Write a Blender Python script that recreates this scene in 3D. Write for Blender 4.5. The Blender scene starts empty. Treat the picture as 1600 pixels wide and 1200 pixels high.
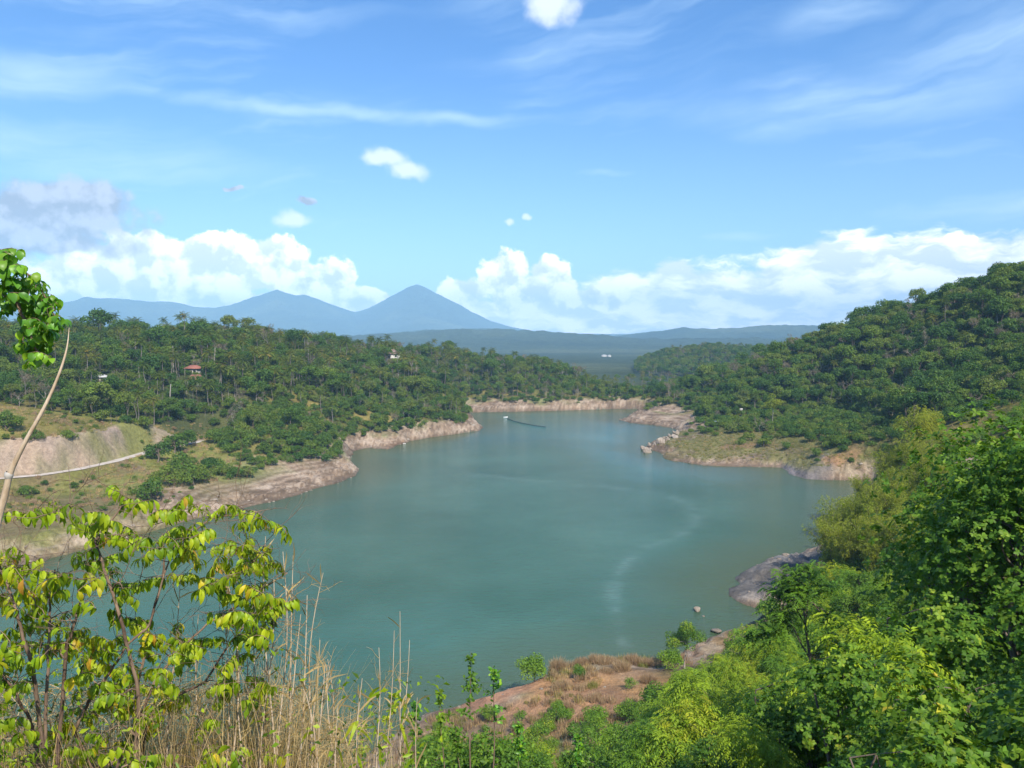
import bpy, math, random
import numpy as np
from mathutils import Vector, Matrix

scene = bpy.context.scene
COL = scene.collection
R = math.radians

# ------------------------------------------------------------------ camera
H = 45.0                       # eye height above the lake (m)
FOC = 1232.0                   # focal length of the photograph in its own pixels
PITCH = math.atan(70.0 / FOC)
cam = bpy.data.cameras.new('camera')
cam.sensor_width = 36.0
cam.lens = 36.0 * FOC / 1600.0
cam.clip_start = 0.05
cam.clip_end = 60000.0
cam_ob = bpy.data.objects.new('camera', cam)
COL.objects.link(cam_ob)
cam_ob.location = (0, 0, H)
cam_ob.rotation_euler = (math.pi / 2 - PITCH, 0, 0)
scene.camera = cam_ob
CT, ST = math.cos(PITCH), math.sin(PITCH)

def ray(px, py):
    u = (px - 800.0) / FOC
    v = (600.0 - py) / FOC
    return np.array([u, CT + v * ST, v * CT - ST])

def P(px, py, Y):              # the point at depth Y that the photo shows at (px, py)
    d = ray(px, py)
    t = Y / d[1]
    return np.array([d[0] * t, Y, H + d[2] * t])

def W(px, py):                 # the point of the lake surface seen at (px, py)
    d = ray(px, py)
    t = -H / d[2]
    return np.array([d[0] * t, d[1] * t])

def to_px(X, Y, Z):
    f = Y * CT - (Z - H) * ST
    up = Y * ST + (Z - H) * CT
    f = np.maximum(f, 0.1)
    return 800.0 + FOC * X / f, 600.0 - FOC * up / f

# ------------------------------------------------------------------ sun, sky, exposure
SUN_EL = R(46.0)
SUN_AZ = R(158.0)              # clockwise from the view direction (+Y): behind and to the right
sun_dir = Vector((math.sin(SUN_AZ) * math.cos(SUN_EL), math.cos(SUN_AZ) * math.cos(SUN_EL), math.sin(SUN_EL)))
sl = bpy.data.lights.new('sun', 'SUN')
sl.energy = 4.2
sl.angle = R(0.53)
sl.color = (1.0, 0.93, 0.82)
so = bpy.data.objects.new('sun', sl)
COL.objects.link(so)
so.location = (60, -60, 120)
so.rotation_euler = sun_dir.to_track_quat('Z', 'Y').to_euler()

scene.view_settings.view_transform = 'Standard'
scene.view_settings.look = 'None'
scene.view_settings.gamma = 1.0
scene.view_settings.exposure = EXPOSURE = 0.70
scene.cycles.use_denoising = True
scene.cycles.max_bounces = 8
scene.cycles.diffuse_bounces = 3
scene.cycles.glossy_bounces = 3
scene.cycles.transmission_bounces = 4
scene.cycles.volume_bounces = 0
scene.cycles.caustics_reflective = False
scene.cycles.caustics_refractive = False

class NT:
    """small helper for building node trees"""
    def __init__(self, tree):
        self.t = tree
        self.t.nodes.clear()
    def n(self, typ, ins=None, **props):
        nd = self.t.nodes.new(typ)
        for k, v in props.items():
            setattr(nd, k, v)
        for k, v in (ins or {}).items():
            sock = nd.inputs[k]
            if isinstance(v, bpy.types.NodeSocket):
                self.t.links.new(v, sock)
            else:
                sock.default_value = v
        return nd
    def math(self, op, a, b=None, c=None, clamp=False):
        ins = {0: a}
        if b is not None: ins[1] = b
        if c is not None: ins[2] = c
        return self.n('ShaderNodeMath', ins, operation=op, use_clamp=clamp).outputs[0]
    def vmath(self, op, a, b=None, out=0):
        ins = {0: a}
        if b is not None: ins[1] = b
        return self.n('ShaderNodeVectorMath', ins, operation=op).outputs[out]
    def mix(self, f, a, b):
        nd = self.t.nodes.new('ShaderNodeMix')
        nd.data_type = 'RGBA'
        for i, v in ((0, f), (6, a), (7, b)):
            if isinstance(v, bpy.types.NodeSocket): self.t.links.new(v, nd.inputs[i])
            else: nd.inputs[i].default_value = v if not isinstance(v, tuple) or len(v) == 4 else (*v, 1)
        return nd.outputs[2]
    def ramp(self, f, stops, interp='LINEAR'):
        nd = self.n('ShaderNodeValToRGB', {0: f})
        cr = nd.color_ramp
        cr.interpolation = interp
        while len(cr.elements) < len(stops): cr.elements.new(0.5)
        for e, (p, c) in zip(cr.elements, stops):
            e.position = p
            e.color = (*c, 1) if len(c) == 3 else c
        return nd.outputs[0]
    def smooth(self, v, lo, hi, a=0.0, b=1.0):
        return self.n('ShaderNodeMapRange', {0: v, 1: lo, 2: hi, 3: a, 4: b}, interpolation_type='SMOOTHSTEP').outputs[0]
    def lin(self, v, lo, hi, a=0.0, b=1.0):
        return self.n('ShaderNodeMapRange', {0: v, 1: lo, 2: hi, 3: a, 4: b}).outputs[0]
    def noise(self, vec, scale, detail=6, rough=0.55, lac=2.0, dist=0.0, dim='3D'):
        return self.n('ShaderNodeTexNoise', {'Vector': vec, 'Scale': scale, 'Detail': detail, 'Roughness': rough,
                                             'Lacunarity': lac, 'Distortion': dist}, noise_dimensions=dim)
    def link(self, a, b):
        self.t.links.new(a, b)

# ---- the sky: Nishita plus clouds laid out by compass bearing and height above the horizon
world = bpy.data.worlds.new('World')
scene.world = world
world.use_nodes = True
w = NT(world.node_tree)
SKY_STRENGTH = 0.125
sky = w.n('ShaderNodeTexSky', sky_type='NISHITA', sun_disc=False, sun_elevation=SUN_EL, sun_rotation=SUN_AZ,
          altitude=300.0, air_density=1.0, dust_density=0.6, ozone_density=2.2)
tc = w.n('ShaderNodeTexCoord').outputs['Generated']
sep = w.n('ShaderNodeSeparateXYZ', {0: tc})
az = w.math('ARCTAN2', sep.outputs[0], sep.outputs[1])
el = w.math('ARCSINE', sep.outputs[2])
ae = w.n('ShaderNodeCombineXYZ', {0: az, 1: el, 2: 0.0}).outputs[0]

def ang(px, py):
    d = ray(px, py)
    d = d / np.linalg.norm(d)
    return math.atan2(d[0], d[1]), math.asin(d[2])

def warp(v, scale, amp):
    n_ = w.noise(v, scale, 4, 0.55).outputs['Color']
    o = w.vmath('SUBTRACT', n_, (0.5, 0.5, 0.5))
    s = w.n('ShaderNodeVectorMath', {0: o, 3: amp}, operation='SCALE').outputs[0]
    m = w.vmath('MULTIPLY', s, (1, 1, 0))
    return w.vmath('ADD', v, m)

def blobs(v, lst):
    out = None
    for px, py, rx, ry in lst:
        a0, e0 = ang(px, py)
        d = w.vmath('SUBTRACT', v, (a0, e0, 0))
        d = w.vmath('MULTIPLY', d, (FOC / rx, FOC / ry, 0))
        l = w.vmath('LENGTH', d, out=1)
        f = w.math('SUBTRACT', 1.0, l)
        out = f if out is None else w.n('ShaderNodeMath', {0: out, 1: f, 2: 0.25}, operation='SMOOTH_MAX').outputs[0]
    return out

CUMULUS = [(250, 418, 150, 55), (330, 402, 80, 42), (420, 412, 65, 42), (150, 425, 95, 50), (215, 385, 45, 30), (522, 440, 48, 44),
           (560, 470, 60, 28), (470, 440, 60, 40), (300, 462, 240, 26), (110, 460, 140, 30),
           (790, 432, 46, 42), (862, 440, 46, 40), (825, 462, 80, 34), (728, 458, 42, 26), (940, 462, 55, 24), (690, 490, 70, 22)]
BANK = [(760, 496, 130, 26), (1000, 480, 160, 36), (900, 492, 270, 34), (1150, 470, 210, 48), (1350, 430, 170, 48), (1500, 432, 170, 52), (1250, 490, 260, 38), (1050, 425, 36, 20),
        (1600, 425, 110, 36), (1760, 420, 160, 50), (1030, 455, 90, 30)]
SMALL = [(600, 243, 46, 20), (636, 266, 40, 22), (458, 348, 36, 14), (862, 14, 52, 34), (794, 346, 12, 9), (829, 338, 10, 9)]
GREY = [(55, 335, 150, 50), (130, 318, 70, 38), (40, 372, 160, 26), (-60, 360, 140, 60), (485, 320, 20, 7), (370, 292, 13, 5)]

wv = warp(warp(ae, 9.0, 0.045), 38.0, 0.016)
puff = w.noise(ae, 30.0, 9, 0.56).outputs[0]
SUN_OFF = (0.013, 0.016, 0)
puff2 = w.noise(w.vmath('ADD', ae, SUN_OFF), 30.0, 9, 0.56).outputs[0]
relief = w.math('SUBTRACT', puff, puff2)
stretch = w.vmath('MULTIPLY', wv, (1, 3.0, 1))
layered = w.noise(stretch, 14.0, 7, 0.58).outputs[0]

f_c = blobs(wv, CUMULUS)
f_c = w.math('ADD', f_c, w.math('MULTIPLY', w.math('SUBTRACT', puff, 0.5), 1.5))
a_c = w.smooth(f_c, 0.06, 0.24)
f_b = blobs(wv, BANK)
f_b = w.math('ADD', w.math('ADD', f_b, 0.24), w.math('MULTIPLY', w.math('SUBTRACT', layered, 0.5), 1.6))
a_b = w.smooth(f_b, 0.02, 0.40)
f_s = blobs(wv, SMALL)
f_s = w.math('ADD', f_s, w.math('MULTIPLY', w.math('SUBTRACT', puff, 0.5), 1.0))
a_s = w.smooth(f_s, 0.02, 0.7, 0.0, 0.75)
f_g = blobs(wv, GREY)
f_g = w.math('ADD', f_g, w.math('MULTIPLY', w.math('SUBTRACT', puff, 0.5), 1.3))
a_g = w.smooth(f_g, 0.0, 0.42, 0.0, 0.92)

# thin high cirrus, drawn out along slanting streaks
rot = w.n('ShaderNodeVectorRotate', {'Vector': ae, 'Angle': R(-8)}, rotation_type='Z_AXIS').outputs[0]
c1 = w.noise(w.vmath('MULTIPLY', warp(rot, 4.0, 0.10), (1.2, 9.0, 1)), 2.6, 9, 0.60).outputs[0]
c2 = w.noise(ae, 2.4, 2, 0.5).outputs[0]
a_ci = w.math('MULTIPLY', w.smooth(c1, 0.42, 0.80), w.smooth(c2, 0.36, 0.66))
sweep = blobs(warp(ae, 6.0, 0.06), [(1330, 165, 300, 46), (1530, 95, 180, 80), (60, 215, 260, 50), (700, 185, 200, 14), (1640, 60, 160, 90), (420, 172, 430, 16), (60, 120, 160, 40),
                                   (1150, 372, 130, 12), (1480, 330, 200, 22), (940, 272, 60, 10), (150, 250, 330, 45), (1320, 15, 110, 40), (1600, 330, 120, 34)])
sweep = w.math('MULTIPLY', w.smooth(sweep, -0.25, 1.0), w.smooth(c1, 0.22, 0.72))
a_ci = w.math('MAXIMUM', w.math('MULTIPLY', a_ci, 0.55), w.math('MULTIPLY', sweep, 0.56))
low = w.smooth(el, 0.0, 0.36, 0.20, 0.0)          # thicker air towards the horizon
a_ci = w.math('MAXIMUM', a_ci, low)

lit = w.lin(relief, -0.09, 0.09)
white = (11.0, 10.8, 10.6)
shade_c = (5.7, 6.1, 7.0)
k_c = w.math('ADD', w.math('MULTIPLY', lit, 1.05), w.lin(f_c, 0.0, 1.1, 0.30, -0.30), clamp=True)
col_c = w.mix(k_c, shade_c, white)
lay2 = w.noise(w.vmath('ADD', stretch, (0.02, 0.05, 0)), 14.0, 7, 0.58).outputs[0]
k_b = w.lin(w.math('SUBTRACT', layered, lay2), -0.10, 0.12)
col_b = w.mix(k_b, (6.3, 6.8, 7.7), (11.5, 11.2, 11.0))
col_g = w.mix(lit, (2.5, 2.75, 3.3), (4.1, 4.35, 5.0))
hsv = w.n('ShaderNodeHueSaturation', {'Hue': 0.5, 'Saturation': 1.22, 'Value': 1.0, 'Color': sky.outputs[0]}).outputs[0]
hsv = w.vmath('MULTIPLY', hsv, (0.85, 0.955, 1.09))
dim = w.smooth(el, 0.02, 0.45, 0.0, 1.0)
hsv = w.vmath('MULTIPLY', hsv, w.mix(dim, (0.84, 0.89, 0.93), (1.0, 1.0, 1.0)))
skyc = w.mix(a_ci, hsv, (4.6, 6.1, 7.4))
skyc = w.mix(a_b, skyc, col_b)
skyc = w.mix(a_c, skyc, col_c)
skyc = w.mix(a_g, skyc, col_g)
skyc = w.mix(a_s, skyc, (6.6, 7.0, 7.5))
bg = w.n('ShaderNodeBackground', {0: skyc, 1: SKY_STRENGTH})
wo = w.n('ShaderNodeOutputWorld', {0: bg.outputs[0]})

# ------------------------------------------------------------------ small building helpers
def tag(o, label=None, cat=None, group=None, kind=None):
    if label: o['label'] = label
    if cat: o['category'] = cat
    if group: o['group'] = group
    if kind: o['kind'] = kind
    return o

def mesh(name, verts, quads=None, mats=(), tris=None, tone=None, mat_idx=None, smooth=False, attrs=None):
    verts = np.asarray(verts, dtype=np.float32).reshape(-1, 3)
    me = bpy.data.meshes.new(name)
    nq = 0 if quads is None else len(quads)
    nt = 0 if tris is None else len(tris)
    me.vertices.add(len(verts))
    me.vertices.foreach_set('co', verts.ravel())
    loops = []
    if nq: loops.append(np.asarray(quads, dtype=np.int32).ravel())
    if nt: loops.append(np.asarray(tris, dtype=np.int32).ravel())
    loops = np.concatenate(loops)
    me.loops.add(len(loops))
    me.loops.foreach_set('vertex_index', loops)
    me.polygons.add(nq + nt)
    st = np.concatenate([np.arange(nq, dtype=np.int32) * 4, nq * 4 + np.arange(nt, dtype=np.int32) * 3])
    me.polygons.foreach_set('loop_start', st)
    if smooth: me.polygons.foreach_set('use_smooth', np.ones(nq + nt, dtype=bool))
    for m in mats: me.materials.append(m)
    if mat_idx is not None: me.polygons.foreach_set('material_index', np.asarray(mat_idx, dtype=np.int32))
    if tone is not None:
        at = me.attributes.new('tone', 'FLOAT', 'FACE')
        at.data.foreach_set('value', np.asarray(tone, dtype=np.float32))
    for k, v in (attrs or {}).items():
        v = np.asarray(v, dtype=np.float32)
        if v.ndim == 2:
            at = me.attributes.new(k, 'FLOAT_COLOR', 'POINT')
            at.data.foreach_set('color', np.concatenate([v, np.ones((len(v), 1), np.float32)], 1).ravel())
        else:
            at = me.attributes.new(k, 'FLOAT', 'POINT')
            at.data.foreach_set('value', v)
    me.update(calc_edges=True)
    return me

def ob(name, me, parent=None, loc=None):
    o = bpy.data.objects.new(name, me)
    COL.objects.link(o)
    if parent is not None: o.parent = parent
    if loc is not None: o.location = loc
    return o

def empty(name, loc=(0, 0, 0), rz=0.0, s=1.0):
    o = bpy.data.objects.new(name, None)
    COL.objects.link(o)
    o.location = loc
    o.rotation_euler = (0, 0, rz)
    o.scale = (s, s, s)
    o.empty_display_size = 0.3
    return o

def copy_thing(src, loc, rz, s, label=None, tilt=(0, 0)):
    c = src.copy(); COL.objects.link(c)
    c.location = loc; c.rotation_euler = (tilt[0], tilt[1], rz)
    c.scale = (s, s, s) if not isinstance(s, tuple) else s
    if label: c['label'] = label
    for ch in list(src.children):
        d = ch.copy(); COL.objects.link(d); d.parent = c
        for g in list(ch.children):
            e = g.copy(); COL.objects.link(e); e.parent = d
    return c

# ------------------------------------------------------------------ numpy noise
def _h(ix, iy, seed):
    n = (ix.astype(np.int64) * 374761393 + iy.astype(np.int64) * 668265263 + seed * 1442695041) & 0x7fffffff
    n = ((n ^ (n >> 13)) * 1274126177) & 0x7fffffff
    n = (n ^ (n >> 16)) & 0xffff
    return n / 65535.0

def vnoise(x, y, seed=0):
    x0 = np.floor(x); y0 = np.floor(y)
    fx = x - x0; fy = y - y0
    fx = fx * fx * fx * (fx * (fx * 6 - 15) + 10); fy = fy * fy * fy * (fy * (fy * 6 - 15) + 10)
    a = _h(x0, y0, seed); b = _h(x0 + 1, y0, seed); c = _h(x0, y0 + 1, seed); d = _h(x0 + 1, y0 + 1, seed)
    return (a * (1 - fx) + b * fx) * (1 - fy) + (c * (1 - fx) + d * fx) * fy

def fbm(x, y, scale, octs=4, seed=0, gain=0.5):
    x = x / scale; y = y / scale
    s = 0; amp = 1; tot = 0
    for o in range(octs):
        s = s + amp * vnoise(x + 17.3 * o, y - 9.1 * o, seed + o); tot += amp
        x = x * 2.03; y = y * 2.03; amp *= gain
    return s / tot - 0.5

def sstep(v, lo, hi):
    t = np.clip((v - lo) / (hi - lo), 0, 1)
    return t * t * (3 - 2 * t)

def in_poly(px, py, poly):
    px = np.asarray(px, float); py = np.asarray(py, float)
    ins = np.zeros(px.shape, bool)
    n_ = len(poly)
    for i in range(n_):
        x1, y1 = poly[i]; x2, y2 = poly[(i + 1) % n_]
        if y1 == y2: continue
        c = ((y1 > py) != (y2 > py)) & (px < (x2 - x1) * (py - y1) / (y2 - y1) + x1)
        ins ^= c
    return ins
# ------------------------------------------------------------------ the lake outline (world metres, from the waterline seen in the photo)
_sh = [(-60, 898), (0, 885), (60, 879), (125, 860), (200, 842), (270, 822), (330, 806), (420, 785), (465, 775), (500, 764), (540, 752), (556, 745), (563, 735),
       (556, 727), (550, 722), (552, 705), (575, 700), (606, 702), (640, 689), (680, 683), (720, 677), (748, 673), (753, 668), (745, 660),
       (728, 652), (712, 645), (760, 644), (830, 643), (900, 641), (960, 639), (1005, 640), (1018, 646), (985, 650), (966, 656), (985, 661), (1020, 664), (1050, 669), (1068, 674), (1050, 681),
       (1015, 692), (1005, 701), (1028, 706), (1040, 716), (1050, 720), (1100, 727), (1150, 729), (1200, 730), (1222, 731), (1240, 742), (1260, 748), (1300, 750), (1360, 752), (1400, 764),
       (1380, 790), (1330, 820), (1290, 845), (1262, 862), (1245, 865), (1222, 868), (1200, 876), (1178, 886), (1160, 897), (1149, 905), (1158, 914), (1140, 919), (1147, 931), (1165, 943), (1178, 949),
       (1215, 956), (1215, 975), (1180, 990), (1110, 1008), (1050, 1036), (985, 1042), (930, 1048), (880, 1056), (840, 1075), (822, 1090), (790, 1096), (735, 1106), (690, 1112), (660, 1117), (600, 1160), (540, 1205)]
LAKE = [tuple(W(*p)) for p in _sh] + [(-45, 74), (-90, 68), (-160, 70), (-260, 90), (-260, 150)]
LAKE = np.array(LAKE)

def poly_dist(X, Y, poly):
    d2 = np.full(X.shape, 1e12)
    n_ = len(poly)
    for i in range(n_):
        a = poly[i]; b = poly[(i + 1) % n_]
        ab = b - a
        L = ab @ ab
        if L < 1e-9: continue
        t = np.clip(((X - a[0]) * ab[0] + (Y - a[1]) * ab[1]) / L, 0, 1)
        dx = X - (a[0] + t * ab[0]); dy = Y - (a[1] + t * ab[1])
        d2 = np.minimum(d2, dx * dx + dy * dy)
    return np.sqrt(d2)

def shore_d(X, Y):             # signed distance to the waterline, positive on land
    d = poly_dist(X, Y, LAKE)
    return np.where(in_poly(X, Y, LAKE), -d, d)

# ------------------------------------------------------------------ terrain control points
_c = []
def cp(px, py, Y): _c.append(tuple(P(px, py, Y)))
def cw(x, y, z): _c.append((x, y, z))
# the hillside the photographer stands on
for t_ in [(0, 0, 43.3), (0, -20, 50), (-60, -20, 50), (60, -20, 52), (0, -100, 70), (-150, -60, 55), (150, -60, 65), (-3, 5, 41.9), (-4.2, 7, 40.9), (-1, 4, 41.9), (3, 5, 41.2), (-7, 9, 39.6),
           (0, 10, 38.6), (0, 20, 33), (0, 40, 21.0), (0, 58, 11.5), (-20, 30, 26), (-30, 60, 8), (-60, 60, 8), (-50, 35, 24), (-100, 50, 12), (-160, 55, 12), (-250, 60, 14),
           (6.5, 10, 38.6), (12, 14, 38.0), (16, 22, 34.8), (24, 24, 36.5), (10, 26, 29.5), (16, 40, 23.0), (30, 40, 29), (42, 40, 34), (40, 60, 23), (55, 70, 25), (80, 60, 38),
           (60, 90, 20), (82, 120, 20), (95, 150, 22), (110, 120, 32), (140, 90, 46), (51, 115, 8), (60, 110, 12), (45, 95, 11), (60, 140, 7), (75, 150, 14), (86, 150, 21.5),
           (110, 172, 27), (70, 200, 5), (100, 215, 8), (28, 75, 10), (38, 85, 11), (-12, 72, 4.0)]:
    cw(*t_)
cp(800, 1066, 94); cp(770, 1085, 90); cp(950, 1032, 97); cp(880, 1045, 96); cp(850, 1150, 76); cp(900, 1196, 64); cp(1000, 1080, 84); cp(1100, 1110, 74); cp(1100, 1195, 54)
cp(700, 1196, 78); cp(740, 1130, 86); cp(1040, 1035, 100); cp(1120, 1030, 100); cp(1300, 1010, 80); cp(1200, 1010, 95); cp(1160, 980, 110); cp(1230, 900, 143); cp(1205, 905, 145); cp(1250, 880, 155)
# left bank, road cutting and meadows
for q in [(0, 838, 163), (60, 832, 166), (130, 822, 172), (200, 812, 182), (0, 800, 178), (100, 790, 185), (0, 750, 204), (100, 738, 214), (180, 722, 228), (230, 706, 245), (290, 694, 262),
          (0, 686, 213), (60, 690, 219), (110, 690, 226), (185, 684, 240), (205, 694, 243), (0, 640, 240), (100, 650, 250), (200, 662, 262), (300, 660, 285), (380, 650, 300),
          (250, 770, 200), (310, 772, 212), (400, 755, 231), (470, 742, 248), (300, 740, 225), (360, 705, 255), (420, 690, 268), (480, 668, 290), (540, 708, 272), (515, 700, 280), (548, 700, 280),
          (560, 690, 322), (620, 672, 345), (680, 655, 372), (735, 655, 398), (700, 640, 410), (600, 640, 370), (520, 630, 350), (560, 592, 420), (470, 590, 380), (640, 590, 430),
          (0, 590, 300), (100, 590, 320), (200, 590, 325), (320, 585, 330), (420, 560, 400)]: cp(*q)
for px, pt, Y in [(-200, 500, 400), (0, 512, 410), (100, 508, 420), (200, 508, 430), (320, 504, 440), (400, 512, 440), (480, 528, 450), (540, 540, 460), (620, 543, 480)]:
    q = P(px, pt, Y); cw(q[0], q[1], q[2] - 10.5)
# hill behind the head of the lake
for q in [(740, 628, 505), (820, 626, 505), (900, 625, 503), (980, 624, 505), (1040, 622, 490), (720, 636, 500)]: cp(*q)
for px, pt, Y in [(600, 534, 560), (700, 538, 570), (760, 552, 580), (850, 556, 580), (900, 574, 580), (950, 598, 585), (1000, 616, 590), (1060, 618, 600)]:
    q = P(px, pt, Y); cw(q[0], q[1], q[2] - 10)
for px, pt, Y in [(800, 590, 535), (900, 596, 535), (700, 585, 530)]:
    q = P(px, pt, Y); cw(q[0], q[1], q[2] - 6)
# right hill and the flat below it
for q in [(985, 653, 440), (1010, 640, 446), (1035, 650, 428), (1060, 655, 420), (1030, 690, 332), (1080, 690, 318), (1150, 700, 300), (1200, 705, 290), (1060, 708, 300), (1100, 672, 345), (1200, 665, 340),
          (1120, 650, 385), (1250, 690, 290), (1300, 712, 258), (1330, 715, 255), (1260, 722, 262), (1350, 700, 255), (1400, 700, 225), (1300, 660, 320), (1220, 640, 378), (1320, 640, 350),
          (1440, 718, 172), (1400, 660, 290), (1500, 640, 280), (1600, 600, 270)]: cp(*q)
for px, pt, Y in [(1050, 622, 450), (1100, 606, 455), (1150, 580, 450), (1200, 557, 440), (1270, 529, 430), (1320, 514, 425), (1400, 487, 410), (1500, 459, 390), (1560, 444, 375), (1600, 430, 370), (1700, 395, 370), (1850, 370, 380)]:
    q = P(px, pt, Y); cw(q[0], q[1], q[2] - 8.5)
for px, pt, Y in [(1200, 590, 405), (1300, 580, 385), (1400, 560, 360), (1500, 540, 340), (1600, 520, 325)]:
    q = P(px, pt, Y); cw(q[0], q[1], q[2] - 8.5)
# backs of the hills and the low land behind
for t_ in [(-200, 560, 36), (-350, 500, 42), (-420, 350, 40), (-420, 200, 26), (-350, 120, 16), (-100, 640, 20), (0, 680, 8), (90, 680, 3), (200, 560, 26), (300, 560, 60), (420, 420, 80), (420, 250, 66), (300, 180, 60), (300, 80, 70),
           (140, 560, 12), (0, 750, 10), (-300, 750, 14), (300, 750, 30), (60, 620, 5)]:
    cw(*t_)
CPT = np.array(_c)
_K = 9.0
def _solve():
    xy = CPT[:, :2] / 100.0
    D = np.sqrt(((xy[:, None] - xy[None]) ** 2).sum(-1) + (_K / 100) ** 2)
    n_ = len(xy)
    A = np.zeros((n_ + 3, n_ + 3))
    A[:n_, :n_] = D - 0.004 * np.eye(n_)
    A[:n_, n_] = 1; A[:n_, n_ + 1:] = xy
    A[n_:, :n_] = A[:n_, n_:].T
    return np.linalg.solve(A, np.concatenate([CPT[:, 2], np.zeros(3)]))
_WT = _solve()

def rbf(X, Y):
    x = X.ravel() / 100.0; y = Y.ravel() / 100.0
    z = _WT[-3] + _WT[-2] * x + _WT[-1] * y
    for i in range(len(CPT)):
        z += _WT[i] * np.sqrt((x - CPT[i, 0] / 100) ** 2 + (y - CPT[i, 1] / 100) ** 2 + (_K / 100) ** 2)
    return z.reshape(X.shape)

def az_h(az, lst, R_):         # height of a ridge at range R_, following a skyline read off in photo pixels
    xs = np.array([math.atan2(*ray(p[0], p[1])[:2]) for p in lst])
    zs = np.array([H + ray(p[0], p[1])[2] / math.hypot(*ray(p[0], p[1])[:2]) * R_ for p in lst])
    return np.interp(az, xs, zs)

S_C = [(-600, 600), (700, 600), (850, 606), (945, 604), (975, 582), (1000, 560), (1050, 545), (1100, 539), (1150, 540), (1250, 547), (1400, 543), (2200, 520)]
S_D = [(-700, 512), (0, 516), (560, 526), (660, 516), (760, 514), (850, 522), (940, 528), (1010, 520), (1070, 512), (1130, 514), (1200, 509), (1265, 510), (1400, 505), (2300, 480)]
S_D2 = [(-700, 530), (500, 528), (640, 520), (720, 514), (800, 516), (900, 522), (1000, 530), (1300, 528), (2300, 520)]
S_M = [(-900, 470), (-300, 486), (0, 490), (90, 474), (135, 466), (200, 468), (265, 470), (300, 479), (335, 481), (375, 472), (405, 460), (432, 452), (447, 456), (462, 462), (474, 461), (500, 468), (530, 479),
       (555, 486), (575, 481), (600, 469), (625, 455), (640, 446), (650, 443), (662, 447), (690, 460), (712, 472), (735, 486), (765, 501), (800, 511), (840, 518), (880, 521), (1000, 522), (1400, 520), (2400, 524)]

def far_z(r, az, X, Y):
    z = 3.5 + 5 * fbm(X, Y, 300, 3, 11)
    for S_, R_, w1, w2, sd in ((S_C, 1050.0, 190.0, 230.0, 3), (S_D2, 3700.0, 900.0, 900.0, 4), (S_D, 5200.0, 1000.0, 1100.0, 5)):
        hgt = az_h(az, S_, R_)
        if R_ < 1800: hgt = hgt - 8
        t = (r - R_) / np.where(r < R_, w1, w2)
        b = np.exp(-(t * t) * 1.6)
        rg = fbm(X, Y, R_ * 0.13, 4, 20 + sd)
        bump = (fbm(X, Y, 70, 4, 60 + sd) * 26 + fbm(X, Y, 420, 3, 66 + sd) * 60 * (1 - b)) if R_ > 1800 else 0
        z = np.maximum(z, 3 + (hgt - 3) * b * (1 + 0.5 * rg * (1 - b)) + rg * R_ * 0.012 * b * (1 - b) + bump * b)
    hgt = az_h(az, S_M, 9500.0)
    t = (r - 9500.0) / 2200.0
    b = np.exp(-np.abs(t) ** 1.25 * 1.7)
    ridge = 1 - 2 * np.abs(fbm(X, Y, 520, 5, 40))
    hgt = hgt + 60 * fbm(X, Y, 260, 4, 44) * np.clip((hgt - 200) / 300, 0, 1)
    z = np.maximum(z, 2 + (hgt - 2) * b * (1 + 0.22 * (ridge - 0.8) * (1 - b) * 2))
    return z

CUT = [(-20, 690), (60, 693), (110, 691), (190, 685), (208, 696), (226, 705)]          # crest of the road cutting
ROAD = np.array([W(0, 0) * 0] * 0)
_rp = [(-120, 765, 190), (-60, 755, 197), (0, 747, 205), (60, 742, 210), (120, 733, 217), (180, 720, 229), (230, 706, 246), (270, 698, 258), (310, 690, 270), (350, 683, 284)]
ROAD3 = np.array([P(*q) for q in _rp])

def height(X, Y):
    X = np.asarray(X, float); Y = np.asarray(Y, float)
    r = np.hypot(X, Y); az = np.arctan2(X, Y)
    near = r < 820
    z = np.zeros_like(r)
    if near.any():
        xs, ys = X[near], Y[near]
        rr = r[near]
        d = shore_d(xs, ys)
        dn = d + 2.2 * fbm(xs, ys, 9, 3, 2) * np.clip(rr / 150, 0.3, 1.3) + 3.0 * fbm(xs, ys, 30, 2, 6) * np.clip(rr / 200, 0.1, 1)
        zr = np.maximum(rbf(xs, ys), 1.6)
        bank = 1 - np.exp(-np.maximum(dn, 0) / np.where(rr < 125, 1.5, 3.0))
        zl = zr * bank
        zl += np.clip(dn / 25, 0, 1) * fbm(xs, ys, 28, 4, 1) * np.clip(rr / 60, 0.15, 1) * 3.0
        zl += np.clip(dn / 3, 0, 1) * fbm(xs, ys, 4.5, 4, 8) * np.clip(rr / 140, 0.1, 1) * 1.4
        # gullies and blocky rock in the bare bank
        edge = sstep(dn, 0.2, 1.5) * (1 - sstep(dn, 7, 14))
        zl += edge * (np.abs(fbm(xs, ys, 3.2, 3, 31)) * 3.6 - 0.6) * np.clip((rr - 60) / 160, 0.08, 1)
        zl += edge * 0.20 * np.sin(zl * 5.6 + 3 * fbm(xs, ys, 14, 2, 33)) * np.clip((rr - 40) / 160, 0.1, 1)
        # the road bench and the cutting above it
        dr = poly_dist(xs, ys, ROAD3[:, :2][::1])
        zz = np.where(dn > 0, np.maximum(zl, 0.12 + 0.05 * dn), np.maximum(-0.3 + 0.35 * dn, -7))
        fz = far_z(rr, az[near], xs, ys)
        k = sstep(rr, 600, 800)
        z[near] = np.where(dn > 0, zz * (1 - k) + fz * k, zz)
    if (~near).any():
        z[~near] = far_z(r[~near], az[~near], X[~near], Y[~near])
    return z

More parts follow.
